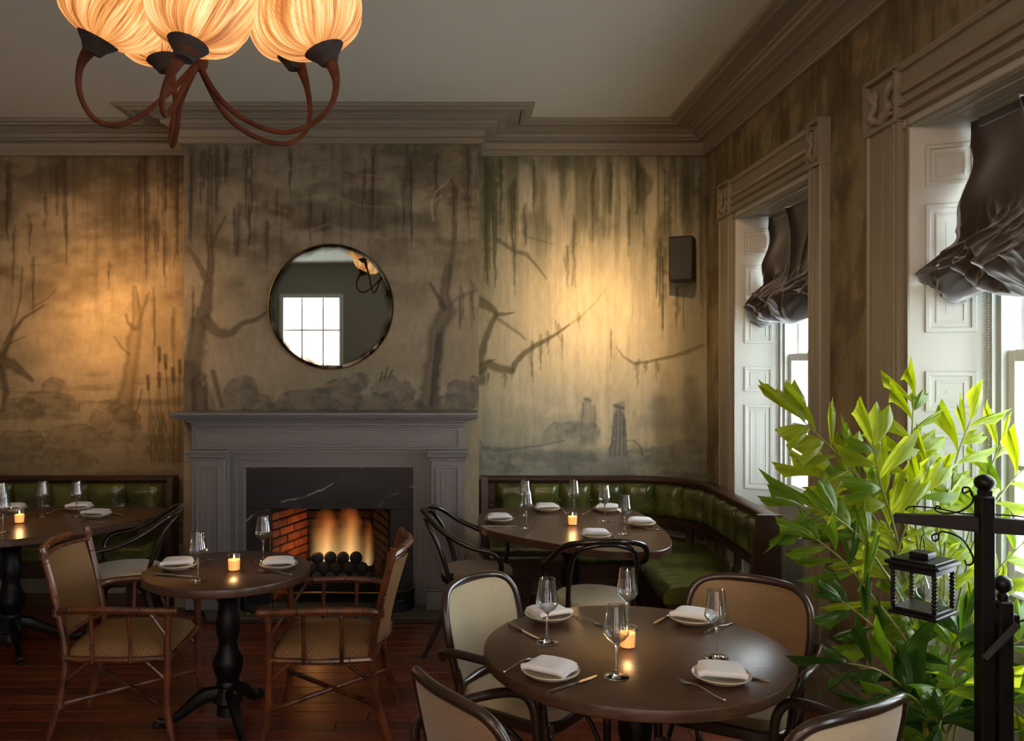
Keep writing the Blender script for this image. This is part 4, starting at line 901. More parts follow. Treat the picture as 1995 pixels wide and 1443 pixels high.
table('corner_table', 'dark wood table with rounded corners before the green corner banquette', ct, polytop(RT, ct), 1.0, (20, 110, 200, 290), .33)
# its mate on the left, cut by the picture's edge
ct2 = (-2.80, 5.28)
mate = [(.72, .62), (.80, .50), (.76, .25), (.60, -.04), (.42, -.30), (.1, -.5), (-.30, -.62), (-.6, -.6), (-.72, -.45), (-.74, .0), (-.72, .45), (-.6, .6), (-.2, .65), (.4, .66)]
pc = cr([(a, b, 0) for a, b in mate], 5, True)
tb2 = MB().prism([(p.x, p.y) for p in pc], TZ-.042, TZ, ch=.004)
table('corner_table', 'dark wood table at the left edge before the left green banquette', ct2, tb2, 1.15, (-55, 25, 125, 205), .40)
# ------------------------------------------------------------------ chairs
def hoop_chair(label, loc, rz, seatmat, frame=M['bent']):
    t = thing('hoop_armchair', label, 'chair', loc, rz, 'bentwood hoop armchairs at the banquette tables')
    rg = MB().lathe([(.175, .425), (.215, .425), (.22, .435), (.22, .46), (.212, .468), (.175, .468)], (0, 0, 0), 48); obj('seat_ring', rg, frame, t)
    pad = MB().lathe([(0, .455), (.20, .455), (.211, .468), (.213, .485), (.205, .498), (.17, .506), (0, .51)], (0, 0, 0), 48, M=Matrix.Diagonal((1, 1.02, 1))); obj('seat_pad', pad, seatmat, t)
    obj('hoop', MB().tube([(-.16, .12, .43), (-.215, .155, .50), (-.25, .165, .58), (-.262, .12, .645), (-.262, .0, .672), (-.25, -.14, .735), (-.20, -.255, .815), (-.10, -.315, .845), (0, -.325, .85), (.10, -.315, .845), (.20, -.255, .815), (.25, -.14, .735), (.262, 0, .672), (.262, .12, .645), (.25, .165, .58), (.215, .155, .50), (.16, .12, .43)], .0155, 10, 5), frame, t)
    obj('back_loop', MB().tube([(-.165, -.145, .44), (-.172, -.175, .56), (-.17, -.23, .70), (-.145, -.285, .79), (-.07, -.312, .825), (0, -.315, .832), (.07, -.312, .825), (.145, -.285, .79), (.17, -.23, .70), (.172, -.175, .56), (.165, -.145, .44)], .0135, 10, 5), frame, t)
    for s in (-1, 1):
        obj('leg', MB().tube([(s*.165, .14, .44), (s*.185, .16, .22), (s*.205, .195, 0)], [.017, .016, .012], 10, 4), frame, t)
        obj('leg', MB().tube([(s*.165, -.135, .50), (s*.17, -.165, .30), (s*.18, -.25, .1), (s*.185, -.305, 0)], [.016, .017, .015, .012], 10, 4), frame, t)
        obj('brace', MB().tube([(s*.18, .15, .25), (s*.13, .12, .36), (s*.05, .04, .415)], .009, 8, 4), frame, t)
        obj('brace', MB().tube([(s*.17, -.17, .25), (s*.13, -.13, .36), (s*.05, -.04, .415)], .009, 8, 4), frame, t)
    sc_ = MB()
    for a in (100, 125, 215, 240, -80, -30, 20, 60): sc_.ball((.219*math.cos(math.radians(a)), .219*math.sin(math.radians(a)), .448), .005, 6, 4)
    obj('screws', sc_, M['steel'], t)['kind'] = 'stuff'
    return t
def rz_to(v): return math.atan2(v[1], v[0])-PI/2   # local +Y becomes v
hoop_chair('black hoop-back armchair with tan round seat, left of the corner table', (.07, 5.22, 0), rz_to((1, -.12)), M['linen_tan'])
hoop_chair('black hoop-back armchair with pale seat, in front of the corner table', (.695, 4.62, 0), rz_to((-.05, 1)), M['linen'])
hoop_chair('black hoop-back armchair with oatmeal seat, behind the left rattan armchair', (-2.08, 5.24, 0), rz_to((-1, -.22)), M['linen'])
hoop_chair('black hoop-back armchair cut by the left edge of the picture', (-3.0, 4.42, 0), rz_to((0, 1)), M['linen'])
def arm_chair(label, loc, rz, sm, fm):
    t = thing('upholstered_armchair', label, 'chair', loc, rz, 'upholstered bentwood armchairs round the foreground table')
    # seat
    def rr(w, d, r, n=5):
        out = []
        for cx, cy, a0 in ((w-r, d-r, 0), (-w+r, d-r, 90), (-w+r, -d+r, 180), (w-r, -d+r, 270)):
            for k in range(n+1): a = math.radians(a0+90*k/n); out.append((cx+r*math.cos(a), cy+r*math.sin(a)))
        return out
    obj('seat_frame', MB().prism(rr(.225, .225, .09), .405, .45, ch=.006), fm, t)
    lv = [(.0, .445), (.0, .46), (.012, .485), (.05, .497), (.12, .50)]; vs = []; fs = []; n = len(rr(.2, .2, .08))
    for g, z in lv: vs += [(x, y, z) for x, y in rr(.215-g, .215-g, max(.02, .085-g))]
    for j in range(len(lv)-1):
        for k in range(n): l = (k+1) % n; fs.append((j*n+k, j*n+l, (j+1)*n+l, (j+1)*n+k))
    fs += [tuple(reversed(range(n))), tuple((len(lv)-1)*n+k for k in range(n))]
    obj('seat', MB().add(vs, fs), sm, t)
    # back: bentwood frame, curved in plan, leaning
    def bk(x, z, o=0): return (x, -.245-(z-.5)*.22+.06*(x/.24)**2*1.0+o, z)
    ol = [(-.215, .515), (-.236, .60), (-.245, .70), (-.235, .78), (-.195, .83), (-.12, .848), (0, .853), (.12, .848), (.195, .83), (.235, .78), (.245, .70), (.236, .60), (.215, .515)]
    obj('back_frame', MB().tube([bk(x, z) for x, z in ol]+[bk(.15, .492), bk(0, .488), bk(-.15, .492)], .0165, 10, 4, closed=True), fm, t)
    o2 = [(x*.93, .515+(z-.515)*.965+.004) for x, z in ol]; fr_ = []
    def pan(u, v):
        z = .505+.333*v; tt = max(0, (v-.55)/.45); wd = (.212+.018*min(1, v*2))*(1-.24*tt**4.5)-(.02*max(0, (.1-v)/.1))
        x = (2*u-1)*wd; e = (1-abs(2*u-1)**8)*(1-abs(2*v-1)**10); return Vector(bk(x, z, 0)), e
    def fa(u, v): p, e = pan(u, v); return (p.x, p.y+.008+.016*e, p.z)
    def fb_(u, v): p, e = pan(u, v); return (p.x, p.y-.004-.008*e, p.z)
    obj('back_pad', MB().grid(15, 13, fa), sm, t, ang=60); obj('back_panel', MB().grid(15, 13, fb_), sm, t, ang=60)
    for s in (-1, 1):
        obj('arm', MB().tube([(s*.232, -.262, .60), (s*.272, -.235, .635), (s*.293, -.16, .655), (s*.30, -.04, .66), (s*.295, .09, .658), (s*.275, .165, .645), (s*.255, .195, .60), (s*.245, .20, .52), (s*.235, .205, .42)], [.0155, .0165, .0165, .0165, .0165, .0165, .0165, .016, .017], 10, 5), fm, t)
        obj('leg', MB().tube([(s*.235, .205, .46), (s*.23, .21, .25), (s*.225, .225, 0)], [.018, .017, .013], 10, 3), fm, t)
        obj('leg', MB().tube([bk(s*.215, .56), bk(s*.212, .48), (s*.205, -.22, .36), (s*.2, -.255, .15), (s*.2, -.30, 0)], [.017, .018, .018, .016, .013], 10, 4), fm, t)
        obj('brace', MB().tube([(s*.225, .20, .18), (s*.215, .12, .33), (s*.20, .0, .40)], .010, 8, 4), fm, t)
    obj('stretcher', MB().tube([(-.20, -.235, .24), (-.12, .0, .27), (0, .07, .28), (.12, 0, .27), (.20, -.235, .24)], .0105, 8, 4), fm, t)
    return t
tc_ = Vector((.598, 3.02))
for lb, bx, by, sm, fm, fd in [
    ('upholstered armchair with cream linen back, back left of the large round table', .045, 3.53, M['linen'], M['bentbrown'], (.80, -.60)),
    ('upholstered armchair with brown linen back, back right of the large round table', 1.165, 3.52, M['linen_brown'], M['bentbrown'], (-.50, -.86)),
    ('upholstered armchair seen from behind, front left of the large round table', -.04, 2.40, M['linen_tan'], M['bentbrown'], (.86, .52)),
    ('upholstered armchair with linen back at the lower right, beside the palm', 1.03, 2.27, M['linen'], M['bentbrown'], (-.50, .86))]:
    d = Vector(fd).normalized(); c = Vector((bx, by))+d*.27
    arm_chair(lb, (c.x, c.y, 0), rz_to(d), sm, fm)
def rattan_chair(label, loc, rz):
    t = thing('rattan_armchair', label, 'chair', loc, rz, 'rattan armchairs at the small round table')
    R = .0165; mt_ = M['rattan']
    def tb(n, p, r=R, sm=4, nodes=True):
        m = MB().tube(p, r, 8, sm); Q = cr(p, 6); rr_ = r[0] if isinstance(r, list) else r; acc = .05
        for i_ in range(1, len(Q)-1):
            acc += (Q[i_]-Q[i_-1]).length
            if acc > .13: acc = random.uniform(-.03, .03); dd = (Q[i_+1]-Q[i_-1]).normalized(); m.tube([Q[i_]-dd*.004, Q[i_], Q[i_]+dd*.004], [rr_*.95, rr_*1.16, rr_*.95], 8)
        o = obj(n, m, mt_, t)
        return o
    def wrap(c, ax, r=.021):
        m = MB()
        for k in range(-2, 3): m.tube([Vector(c)+Vector(ax)*(.0065*k-.003), Vector(c)+Vector(ax)*(.0065*k+.003)], r, 8)
        return m
    for s in (-1, 1):
        tb('back_post', [(s*.235, -.30, 0), (s*.228, -.235, .22), (s*.228, -.215, .42), (s*.235, -.25, .64), (s*.248, -.315, .905)], [.016, .018, .018, .017, .0165])
        tb('leg', [(s*.255, .285, 0), (s*.248, .255, .15), (s*.242, .25, .42), (s*.25, .255, .61)], [.015, .017, .018, .017])
        tb('arm', [(s*.236, -.245, .61), (s*.262, -.19, .625), (s*.285, -.05, .632), (s*.285, .14, .628), (s*.262, .30, .618)], .0175)
        tb('seat_rail', [(s*.235, -.22, .40), (s*.255, .02, .395), (s*.245, .25, .40)], .0145)
        for y in (-.08, .09): tb('spindle', [(s*.262, y, .385), (s*.268, y, .50), (s*.283, y, .625)], .0095)
        tb('brace', [(s*.25, .25, .50), (s*.27, .17, .625)], .009, 0)
        tb('brace', [(s*.232, -.21, .30), (s*.245, -.10, .385)], .010, 0); tb('brace', [(s*.245, .25, .30), (s*.245, .15, .39)], .010, 0)
        tb('stretcher', [(s*.243, .25, .17), (-s*.232, -.24, .19)], .0125, 0)
        for c, a in (((s*.248, .257, .60), (0, 0, 1)), ((s*.242, .25, .405), (0, 0, 1)), ((s*.229, -.216, .405), (0, 0, 1)), ((s*.236, -.25, .61), (0, 0, 1)), ((s*.244, .252, .17), (0, 0, 1)), ((s*.231, -.238, .19), (0, 0, 1)), ((s*.245, -.305, .87), (0, 0, 1)), ((s*.268, .27, .62), (0, 1, 0))): obj('binding', wrap(c, a), mt_, t)
    tb('front_rail', [(-.24, .25, .395), (0, .262, .392), (.24, .25, .395)], .0145); tb('back_rail', [(-.23, -.215, .40), (0, -.225, .40), (.23, -.215, .40)], .0145)
    tb('top_rail', [(-.246, -.308, .872), (-.16, -.345, .885), (0, -.37, .89), (.16, -.345, .885), (.246, -.308, .872)], .0185)
    tb('top_rail', [(-.24, -.295, .845), (-.16, -.332, .852), (0, -.352, .855), (.16, -.332, .852), (.24, -.295, .845)], .010)
    tb('lower_back_rail', [(-.228, -.222, .47), (-.1, -.262, .465), (0, -.27, .463), (.1, -.262, .465), (.228, -.222, .47)], .0145)
    def bkp(o): 
        def fn(u, v):
            x = (2*u-1)*.218; z = .475+.37*v; y = -.225-.085*(v**1.3)-.05*(1-(2*u-1)**2)*(.8+.2*v); return (x, y+o, z)
        return fn
    def uvgrid(n, nu, nv, fn, su, sv, mirror=False):
        mb = MB().grid(nu, nv, fn); me = mb.mesh(n, M['weave'], True, 60); uv = me.uv_layers.new(name='UVMap')
        for l in me.loops: i = l.vertex_index % nu; j = l.vertex_index//nu; uv.data[l.index].uv = (i/(nu-1)*su, j/(nv-1)*sv)
        return link(n, me, t)
    uvgrid('woven_back', 15, 13, bkp(0), .9, .9); uvgrid('woven_back', 15, 13, bkp(-.008), .9, .9)
    def seat(u, v):
        a = 2*u-1; b = 2*v-1; e = (1-abs(a)**6)*(1-abs(b)**6); wd = .235+.008*b
        return (a*wd, b*.238+.012, .405+.055*e**.5+.02*(1-a*a)*(1-b*b))
    uvgrid('woven_seat', 21, 21, seat, 1.1, 1.1)
    return t
rattan_chair('rattan armchair on the left of the small round table, facing right', (-1.62, 4.15, 0), rz_to((1, .03)))
rattan_chair('rattan armchair on the right of the small round table, facing left', (-.64, 4.13, 0), rz_to((-1, .0)))
# ------------------------------------------------------------------ tableware
GB = MB().lathe([(.0065, .104), (.012, .109), (.028, .121), (.0405, .138), (.0415, .143), (.039, .155), (.0335, .19), (.029, .225), (.0285, .230), (.0275, .230), (.0282, .222), (.0325, .188), (.0378, .155), (.0402, .143), (.039, .139), (.027, .1235), (.011, .1125), (0, .110)], (0, 0, 0), 28)
GS = MB().lathe([(.0, .0), (.030, .0004), (.039, .001), (.040, .002), (.030, .0035), (.012, .006), (.0046, .014), (.0036, .03), (.0034, .075), (.0040, .092), (.0065, .104), (.010, .107), (0, .1085)], (0, 0, 0), 28)
PM = MB().lathe([(0, .002), (.045, .002), (.052, .0), (.056, .003), (.075, .010), (.089, .019), (.093, .024), (.092, .0265), (.088, .0255), (.074, .0155), (.055, .009), (0, .0085)], (0, 0, 0), 44)
def napkin_me(var):
    w, d = .075, .058; m = MB(); r_ = random.Random(var)
    for L_ in range(3):
        z0 = .0+L_*.0075; sx = r_.uniform(-.003, .003); sk = r_.uniform(-.03, .03)
        def surf(u, v, top):
            a = 2*u-1; b = 2*v-1; x = a*(w-.003*L_)+sx+sk*b*.1; y = b*(d-.001*L_)
            sag = -.006*max(0, abs(a)-.75)/.25*(1 if L_ < 2 else .9)-.004*(a*b)**2
            wob = .0018*noise.noise(Vector((x*35+var, y*35, L_)))*(1 if top else 1)
            rim = (1-abs(a)**10)*(1-abs(b)**10); th = .0035*rim
            fold = .0022*math.cos((b+1)*1.2) if top else 0
            return (x, y, z0+.004+sag+wob+(th if top else -th)+fold*.3)
        m.grid(11, 9, lambda u, v: surf(u, v, True)); m.grid(11, 9, lambda u, v: surf(u, v, False))
    # the folded edge rolls over one long side
    m.tube([((2*k/8-1)*w*.97, -d+.001, .013-.005*max(0, abs(2*k/8-1)-.75)/.25) for k in range(9)], .0105, 8)
    return m.mesh('napkin', M['cloth'], True, 60)
def fork_me():
    m = MB().tube([(-.095, 0, .004), (-.06, 0, .005), (-.02, 0, .010), (.02, 0, .012), (.045, 0, .007), (.055, 0, .004)], [.0045, .0048, .0034, .0028, .005, .009], 8, 4, flat=.35)
    m.ball((-.096, 0, .004), .0052, 8, 5)
    for k in range(4): y = -.0082+k*.00547; m.tube([(.052, y*.9, .0045), (.075, y, .003), (.092, y, .006)], [.0019, .0016, .001], 5, 2)
    return m.mesh('fork', M['steel'])
def knife_me():
    m = MB().tube([(-.105, 0, .005), (-.10, 0, .005), (-.02, 0, .005), (0, 0, .005)], [.004, .0058, .0065, .0055], 10, 2, flat=.7)
    m.prism([(0, -.003), (.02, -.0085), (.07, -.009), (.10, -.006), (.112, .002), (.10, .005), (0, .004)], .004, .006)
    return m.mesh('knife', M['steel'])
ge = GB.mesh('bowl', M['wine'], True, 60); gs = GS.mesh('stem', M['glass'], True, 60); pe = PM.mesh('plate', M['plate']); npk = [napkin_me(i) for i in range(4)]; fk = fork_me(); kn = knife_me()
def glass(px, py, where):
    p = onz(px, py, TZ); t = thing('wine_glass', 'empty long-stemmed wine glass '+where, 'wine glass', p, 0, 'wine glasses on the tables'); link('bowl', ge, t); link('stem', gs, t)
def setting(px, py, rz, where, k=0, nrot=None, tilt=0):
    p = onz(px, py, TZ); o = link('side_plate', pe); o.location = p; tag(o, 'round cream stoneware plate '+where, 'plate', 'side plates on the tables')
    o = link('napkin', npk[k % 4]); o.location = (p.x, p.y, TZ+.0285); o.rotation_euler = (0, 0, math.radians(rz)); tag(o, 'folded white cloth napkin on the plate '+where, 'napkin', 'folded napkins on the plates')
def cutl(kind, a, b, where):
    """from handle end a to tip b (picture positions on the table top)"""
    p, q = onz(a[0], a[1], TZ), onz(b[0], b[1], TZ); d = (q-p).normalized(); me = fk if kind == 'fork' else kn; L_ = .096 if kind == 'fork' else .105
    o = link(kind, me); c = p+d*L_; o.location = (c.x, c.y, TZ); o.rotation_euler = (0, 0, math.atan2(d.y, d.x)); tag(o, 'steel dinner %s %s' % (kind, where), kind, 'table %s' % ('forks' if kind == 'fork' else 'knives'))
def candle(px, py, where):
    p = onz(px, py, TZ); t = thing('votive_candle', 'lit votive candle in a small clear glass '+where, 'candle', p)
    obj('holder', MB().lathe([(0, 0), (.026, 0), (.0285, .003), (.0315, .07), (.0325, .078), (.0312, .079), (.0298, .070), (.0272, .008), (0, .007)], (0, 0, 0), 28), M['wine'], t)
    obj('wax', MB().lathe([(0, .008), (.0262, .008), (.0285, .052), (.0275, .055), (.006, .053), (0, .053)], (0, 0, 0), 24), M['wax'], t)
    obj('flame', MB().lathe([(0, .055), (.0032, .060), (.0036, .066), (.0018, .074), (0, .080)], (0, 0, 0), 10), M['flame'], t)
    l = bpy.data.lights.new('candle_light', 'POINT'); l.energy = .35; l.color = (1, .55, .2); l.shadow_soft_size = .012
    o = bpy.data.objects.new('candle_light', l); o.location = (0, 0, .098); o.parent = t; COL.objects.link(o)
T1 = 'of the large round table'
glass(1066, 1251, 'at the back left '+T1); glass(1201, 1318, 'nearest the front '+T1); glass(1222, 1226, 'at the back centre '+T1+', behind the candle'); glass(1396, 1280, 'at the right '+T1)
setting(1068, 1206, 25, 'at the back left '+T1, 0); setting(1073, 1318, -32, 'at the front left '+T1, 1); setting(1350, 1212, -28, 'at the back right '+T1, 2); setting(1406, 1326, -12, 'at the front right '+T1, 3)
cutl('knife', (990, 1216), (1080, 1262), 'in front of the back left plate '+T1); cutl('fork', (1108, 1198), (1150, 1212), 'right of the back left plate '+T1)
cutl('knife', (1070, 1350), (1168, 1317), 'right of the front left plate '+T1); cutl('fork', (982, 1311), (1060, 1272), 'behind the front left plate '+T1)
cutl('knife', (1318, 1192), (1271, 1219), 'left of the back right plate '+T1); cutl('fork', (1424, 1216), (1372, 1234), 'below the back right plate '+T1)
cutl('fork', (1411, 1366), (1299, 1314), 'in front of the front right plate '+T1); cutl('knife', (1499, 1330), (1440, 1315), 'right of the front right plate '+T1)
candle(1222, 1262, 'in the middle of the large round table')
T2 = 'of the small round table'
glass(386, 1132, 'at the left '+T2); glass(513, 1093, 'at the back '+T2)
setting(346, 1107, 12, 'at the left '+T2, 1); setting(543, 1106, 10, 'at the right '+T2, 2)
cutl('knife', (302, 1120), (368, 1124), 'in front of the left plate '+T2); cutl('fork', (375, 1107), (408, 1091), 'behind the left plate '+T2)
cutl('fork', (566, 1120), (485, 1110), 'in front of the right plate '+T2); cutl('knife', (584, 1097), (540, 1088), 'behind the right plate '+T2)
candle(456, 1112, 'in the middle of the small round table')
T3 = 'of the corner table'
glass(1023.7, 1004, 'at the back left '+T3); glass(1025.7, 1029, 'at the front left '+T3); glass(1118.5, 1004, 'at the back '+T3); glass(1178, 1015, 'right of centre '+T3); glass(1217, 1040, 'at the front right '+T3)
setting(972, 1016, 3, 'at the left '+T3, 0); setting(1065, 995, 2, 'at the back centre '+T3, 1); setting(1184, 996, -10, 'at the back right '+T3, 2); setting(1248, 1024, -8, 'at the right end '+T3, 3); setting(1160, 1048, -4, 'at the front edge '+T3, 1)
cutl('knife', (939, 1026), (1011, 1026), 'before the left plate '+T3); cutl('fork', (1136, 1002), (1160, 995), 'left of the back right plate '+T3); cutl('fork', (1280, 1033), (1219, 1027), 'before the right plate '+T3); cutl('fork', (1102, 1000), (1090, 990), 'right of the back centre plate '+T3); cutl('knife', (1205, 1055), (1192, 1042), 'right of the front plate '+T3)
candle(1115.5, 1023, 'in the middle of the corner table')
T4 = 'of the left-edge table'
glass(83, 1006, 'at the centre '+T4); glass(149, 1006, 'at the right '+T4); glass(3, 1010, 'at the far left '+T4+', behind another'); glass(6, 1037, 'at the near left '+T4)
setting(155, 993, 6, 'at the back '+T4, 0); setting(188, 1007, -6, 'at the right end '+T4, 2); setting(24, 995, 8, 'at the back left '+T4, 1)
cutl('knife', (238, 1005), (215, 1001), 'right of the right end plate '+T4); cutl('fork', (203, 1019), (156, 1016), 'before the right end plate '+T4); cutl('fork', (92, 1001), (124, 992), 'left of the back plate '+T4)
candle(38, 1019, 'on the table at the left edge')
# ------------------------------------------------------------------ chandelier
ch = thing('chandelier', 'chandelier of five glowing orange pleated silk pods on curling rust stems', 'chandelier', (0, 0, 0))
def shade_pod(neck, top, r, seed):
    """pleated pod from the cup at its neck up to its closed top"""
    n0, n1 = Vector(neck), Vector(top); ax = (n1-n0); L_ = ax.length; q = Vector((0, 0, 1)).rotation_difference(ax.normalized()).to_matrix().to_4x4()
    prof = [(.24, 0), (.50, .025), (.78, .12), (.95, .28), (1.0, .44), (.96, .60), (.82, .76), (.58, .90), (.30, .98), (.12, 1.0)]
    pc = cr([(a*r, 0, b*L_) for a, b in prof], 3); NP = 420; vs = []; pl = []; r_ = random.Random(seed); ph = [r_.random()*6 for _ in range(6)]
    for j, p in enumerate(pc):
        tt = j/(len(pc)-1)
        for k in range(NP):
            a = 2*PI*k/NP; tw = a+.30*math.sin(tt*3+ph[0])+.05*math.sin(a*3+ph[1]+tt*6)
            cx, cy = math.cos(tw), math.sin(tw)
            f1 = noise.noise(Vector((cx*13+seed, cy*13, tt*1.5))); f2 = noise.noise(Vector((cx*27+seed, cy*27, tt*2.2+9))); f3 = noise.noise(Vector((cx*4+seed, cy*4, tt*3)))
            l1 = min(1, abs(f1)/.26); l2 = min(1, abs(f2)/.24); rr = p.x*(1+.028*(l1-.6)+.012*(l2-.6)+.02*f3)
            vs.append((rr*math.cos(a), rr*math.sin(a), p.z)); edge = math.sin(PI*min(1, max(0, tt*.98+.01)))**.6
            pl.append(max(0, min(1, (.05+.62*l1*(.35+.65*l2)+.22*l2+.5*f3)*(.25+.85*edge))))  # glow put into the colour: darker in folds, dimmed towards neck and top
    fs = [(j*NP+k, j*NP+(k+1) % NP, (j+1)*NP+(k+1) % NP, (j+1)*NP+k) for j in range(len(pc)-1) for k in range(NP)]
    mb = MB().add(vs, fs); mb.xf(Matrix.Translation(n0) @ q); me = mb.mesh('silk_shade', M['shade'], True, 80)
    a_ = me.attributes.new('pleat_glow', 'FLOAT', 'POINT'); a_.data.foreach_set('value', pl)
    o = link('silk_shade', me, ch)
    cap = MB().lathe([(0, -.0), (.016, -.0), (.02, L_*.0+.0), (.03, .01), (.012, .035), (0, .036)], (0, 0, 0), 14); cap.xf(Matrix.Translation(n1-ax.normalized()*.012) @ q); obj('top_cap', cap, M['felt'], o)
    return ax.normalized()
HUB = at(390, 120, 2.80)
PODS = [ # neck(px,py,Y), top(px,py,Y), radius, arm path picks
    ((190, 78, 2.66), (262, -75, 2.66), .165, [(176, 95, 2.66), (156, 130, 2.67), (155, 180, 2.70), (180, 228, 2.73), (222, 245, 2.75), (275, 225, 2.77), (330, 180, 2.79), (370, 138, 2.80)]),
    ((366, 88, 2.40), (420, -85, 2.46), .150, [(352, 108, 2.41), (330, 150, 2.42), (316, 195, 2.45), (322, 224, 2.52), (340, 205, 2.60), (358, 168, 2.68), (382, 130, 2.78)]),
    ((632, 98, 2.72), (570, -60, 2.72), .165, [(644, 120, 2.72), (655, 160, 2.73), (645, 205, 2.74), (610, 240, 2.76), (555, 258, 2.77), (495, 242, 2.78), (440, 205, 2.79), (400, 150, 2.80)]),
    ((318, 116, 3.10), (290, -25, 3.12), .150, [(328, 130, 3.10), (338, 170, 3.10), (342, 205, 3.06), (334, 250, 2.98), (336, 285, 2.93), (345, 250, 2.88), (352, 200, 2.85), (380, 135, 2.81)]),
    ((572, 112, 3.15), (560, -25, 3.16), .150, [(584, 126, 3.15), (598, 170, 3.14), (604, 215, 3.10), (596, 255, 3.02), (560, 280, 2.95), (500, 268, 2.90), (440, 225, 2.86), (398, 150, 2.81)])]
for i, (nk, tp, r, arm) in enumerate(PODS):
    N0, N1 = at(*nk), at(*tp); ax = shade_pod(N0, N1, r, i*3+1); A = [at(*a) for a in arm]
    q = Vector((0, 0, 1)).rotation_difference(ax).to_matrix().to_4x4()
    pts = [N0+ax*.006, N0-ax*.008]+A+[HUB]
    m_ = MB().tube(pts, [r*.34, r*.28]+[.022, .0115]+[.0085]*(len(A)-3)+[.0095, .013], 12, 4); obj('arm', m_, M['stem'], ch)
    cp = MB().lathe([(r*.17, -.045), (r*.24, -.025), (r*.34, -.008), (r*.41, .006), (r*.39, .014), (0, .014)], (0, 0, 0), 20); cp.xf(Matrix.Translation(N0) @ q); obj('cup', cp, M['felt'], ch)
obj('hub', MB().ball(HUB, .026, 14, 10, (1, 1, 1.3)), M['stem'], ch)
obj('drop_rod', MB().tube([HUB, (HUB.x, HUB.y, CZ-.02)], .010, 10), M['stem'], ch)
obj('ceiling_rose', MB().lathe([(.07, CZ-.001), (.065, CZ-.02), (.02, CZ-.035), (0, CZ-.035)], (HUB.x, HUB.y, 0), 20), M['felt'], ch)
# ------------------------------------------------------------------ balloon shades
def shade_curtain(name, label, yn, yf):
    t = thing(name, label, 'curtain', (0, 0, 0)); X = 2.01; Y0 = yf-.112; Y1 = yn+.112; Wd = Y0-Y1
    cr_ = cr([(0, 0, 2.70), (.015, 0, 2.55), (-.02, 0, 2.38), (-.055, 0, 2.26), (-.13, 0, 2.20), (-.17, 0, 2.12), (-.135, 0, 2.03), (-.05, 0, 1.985), (.02, 0, 2.03), (.045, 0, 2.10)], 8); n = len(cr_)
    def fn(u, v):
        k = v*(n-1); i = min(int(k), n-2); p = cr_[i].lerp(cr_[i+1], k-i); low = sstepf(2.40, 2.16, p.z); q = abs(2*u-1)
        uc = .16 if u < .5 else .84; du = (u-uc)*Wd; dz = max(0, 2.24-p.z); rad = math.hypot(du, dz)
        th = math.atan2(du, dz+.03); fan = math.sin(th*11+yf+1.2*math.sin(p.z*9+u*5))*min(.022, .13*rad)
        big = noise.noise(Vector((u*4+yf*3, p.z*3, 1))); rg = (1-abs(noise.noise(Vector((u*9+yf, p.z*7, 4)))*1.6))**3; rg2 = (1-abs(noise.noise(Vector((u*20+yf, p.z*16, 14)))*1.6))**3
        x = X+p.x*(1+.35*noise.noise(Vector((u*3+yf, 2, 2))))+low*(fan+big*.05-rg*.03-rg2*.012)
        up = 1-low; diag = math.sin((u+(.5-u)*.55*(2.7-p.z)/.4)*Wd*15)
        x += up*(.020*diag*sstepf(2.70, 2.4, p.z)-.03*q**3*sstepf(2.70, 2.3, p.z)-.03*(1-abs(math.sin((u*Wd*9-(2.7-p.z)*2.2*(1 if u<.5 else -1)))))**4)
        x += math.exp(-((u-uc)/.045)**2)*.06*low
        z = p.z+low*(.04*big+.035*math.exp(-((u-uc)/.07)**2)*(p.z < 2.12)-.02*math.cos((u-.5)*4*PI))+low*fan*.3
        y = Y1+Wd*u+(2*u-1)*.085*low*sstepf(2.3, 2.1, p.z)*(1+.25*noise.noise(Vector((p.z*12, yf, u*2))))-(2*u-1)*(-.004)*up
        x += .05*q**8*low
        return (x, y, z)
    obj('gathered_cloth', MB().grid(210, 120, fn), M['velvet'], t, ang=180)
    obj('headrail', MB().box(X+.0, X+.045, Y1, Y0, 2.67, 2.712, ch=.004), M['velvet'], t)
    for yy in (Y0-.02, Y0-.05):
        c = MB(); z = 1.0
        while z < 2.05: c.ball((2.035, yy, z), .0034, 5, 4); z += .0105
        o = obj('bead_chain', c, M['steel'], t); o['kind'] = 'stuff'
    return t
shade_curtain('balloon_shade', 'bunched taupe velvet balloon shade in the far window near the corner', 4.50, 5.752)
shade_curtain('balloon_shade', 'bunched taupe velvet balloon shade in the near window behind the palm', 2.25, 3.498)
# ------------------------------------------------------------------ lantern stand and lantern
PX, PY = 1.514, 2.50
st = thing('lantern_stand', 'black wooden lantern stand with crossbar and round finials', 'lamp stand', (PX, PY, 0), 0)
zb_ = 1.282
obj('post', MB().box(-.021, .021, -.022, .022, .04, 1.365, ch=.005).prism([(-.014, -.014), (.014, -.014), (.014, .014), (-.014, .014)], 1.36, 1.38), M['blackwood'], st, False)
obj('finial', MB().lathe([(.014, 1.375), (.018, 1.383), (.026, 1.392), (.029, 1.402), (.027, 1.412), (.018, 1.421), (.008, 1.426), (0, 1.427)], (0, 0, 0), 16), M['blackwood'], st)
ang = math.atan2(2.415-2.60, 1.70-1.331); ca_ = Matrix.Rotation(ang, 4, 'Z')
LL = .235
obj('crossbar', MB().prism([(-LL, zb_+.012), (-LL, zb_-.014), (-.02, zb_-.024), (.30, zb_-.022), (.30, zb_+.018), (-.02, zb_+.022)], -.015, .015, 'y', ch=.003).xf(ca_), M['blackwood'], st, False)
def scroll(pts, r=.0028): return MB().tube([(ca_ @ Vector((a, 0, b))) for a, b in pts], r, 6, 5)
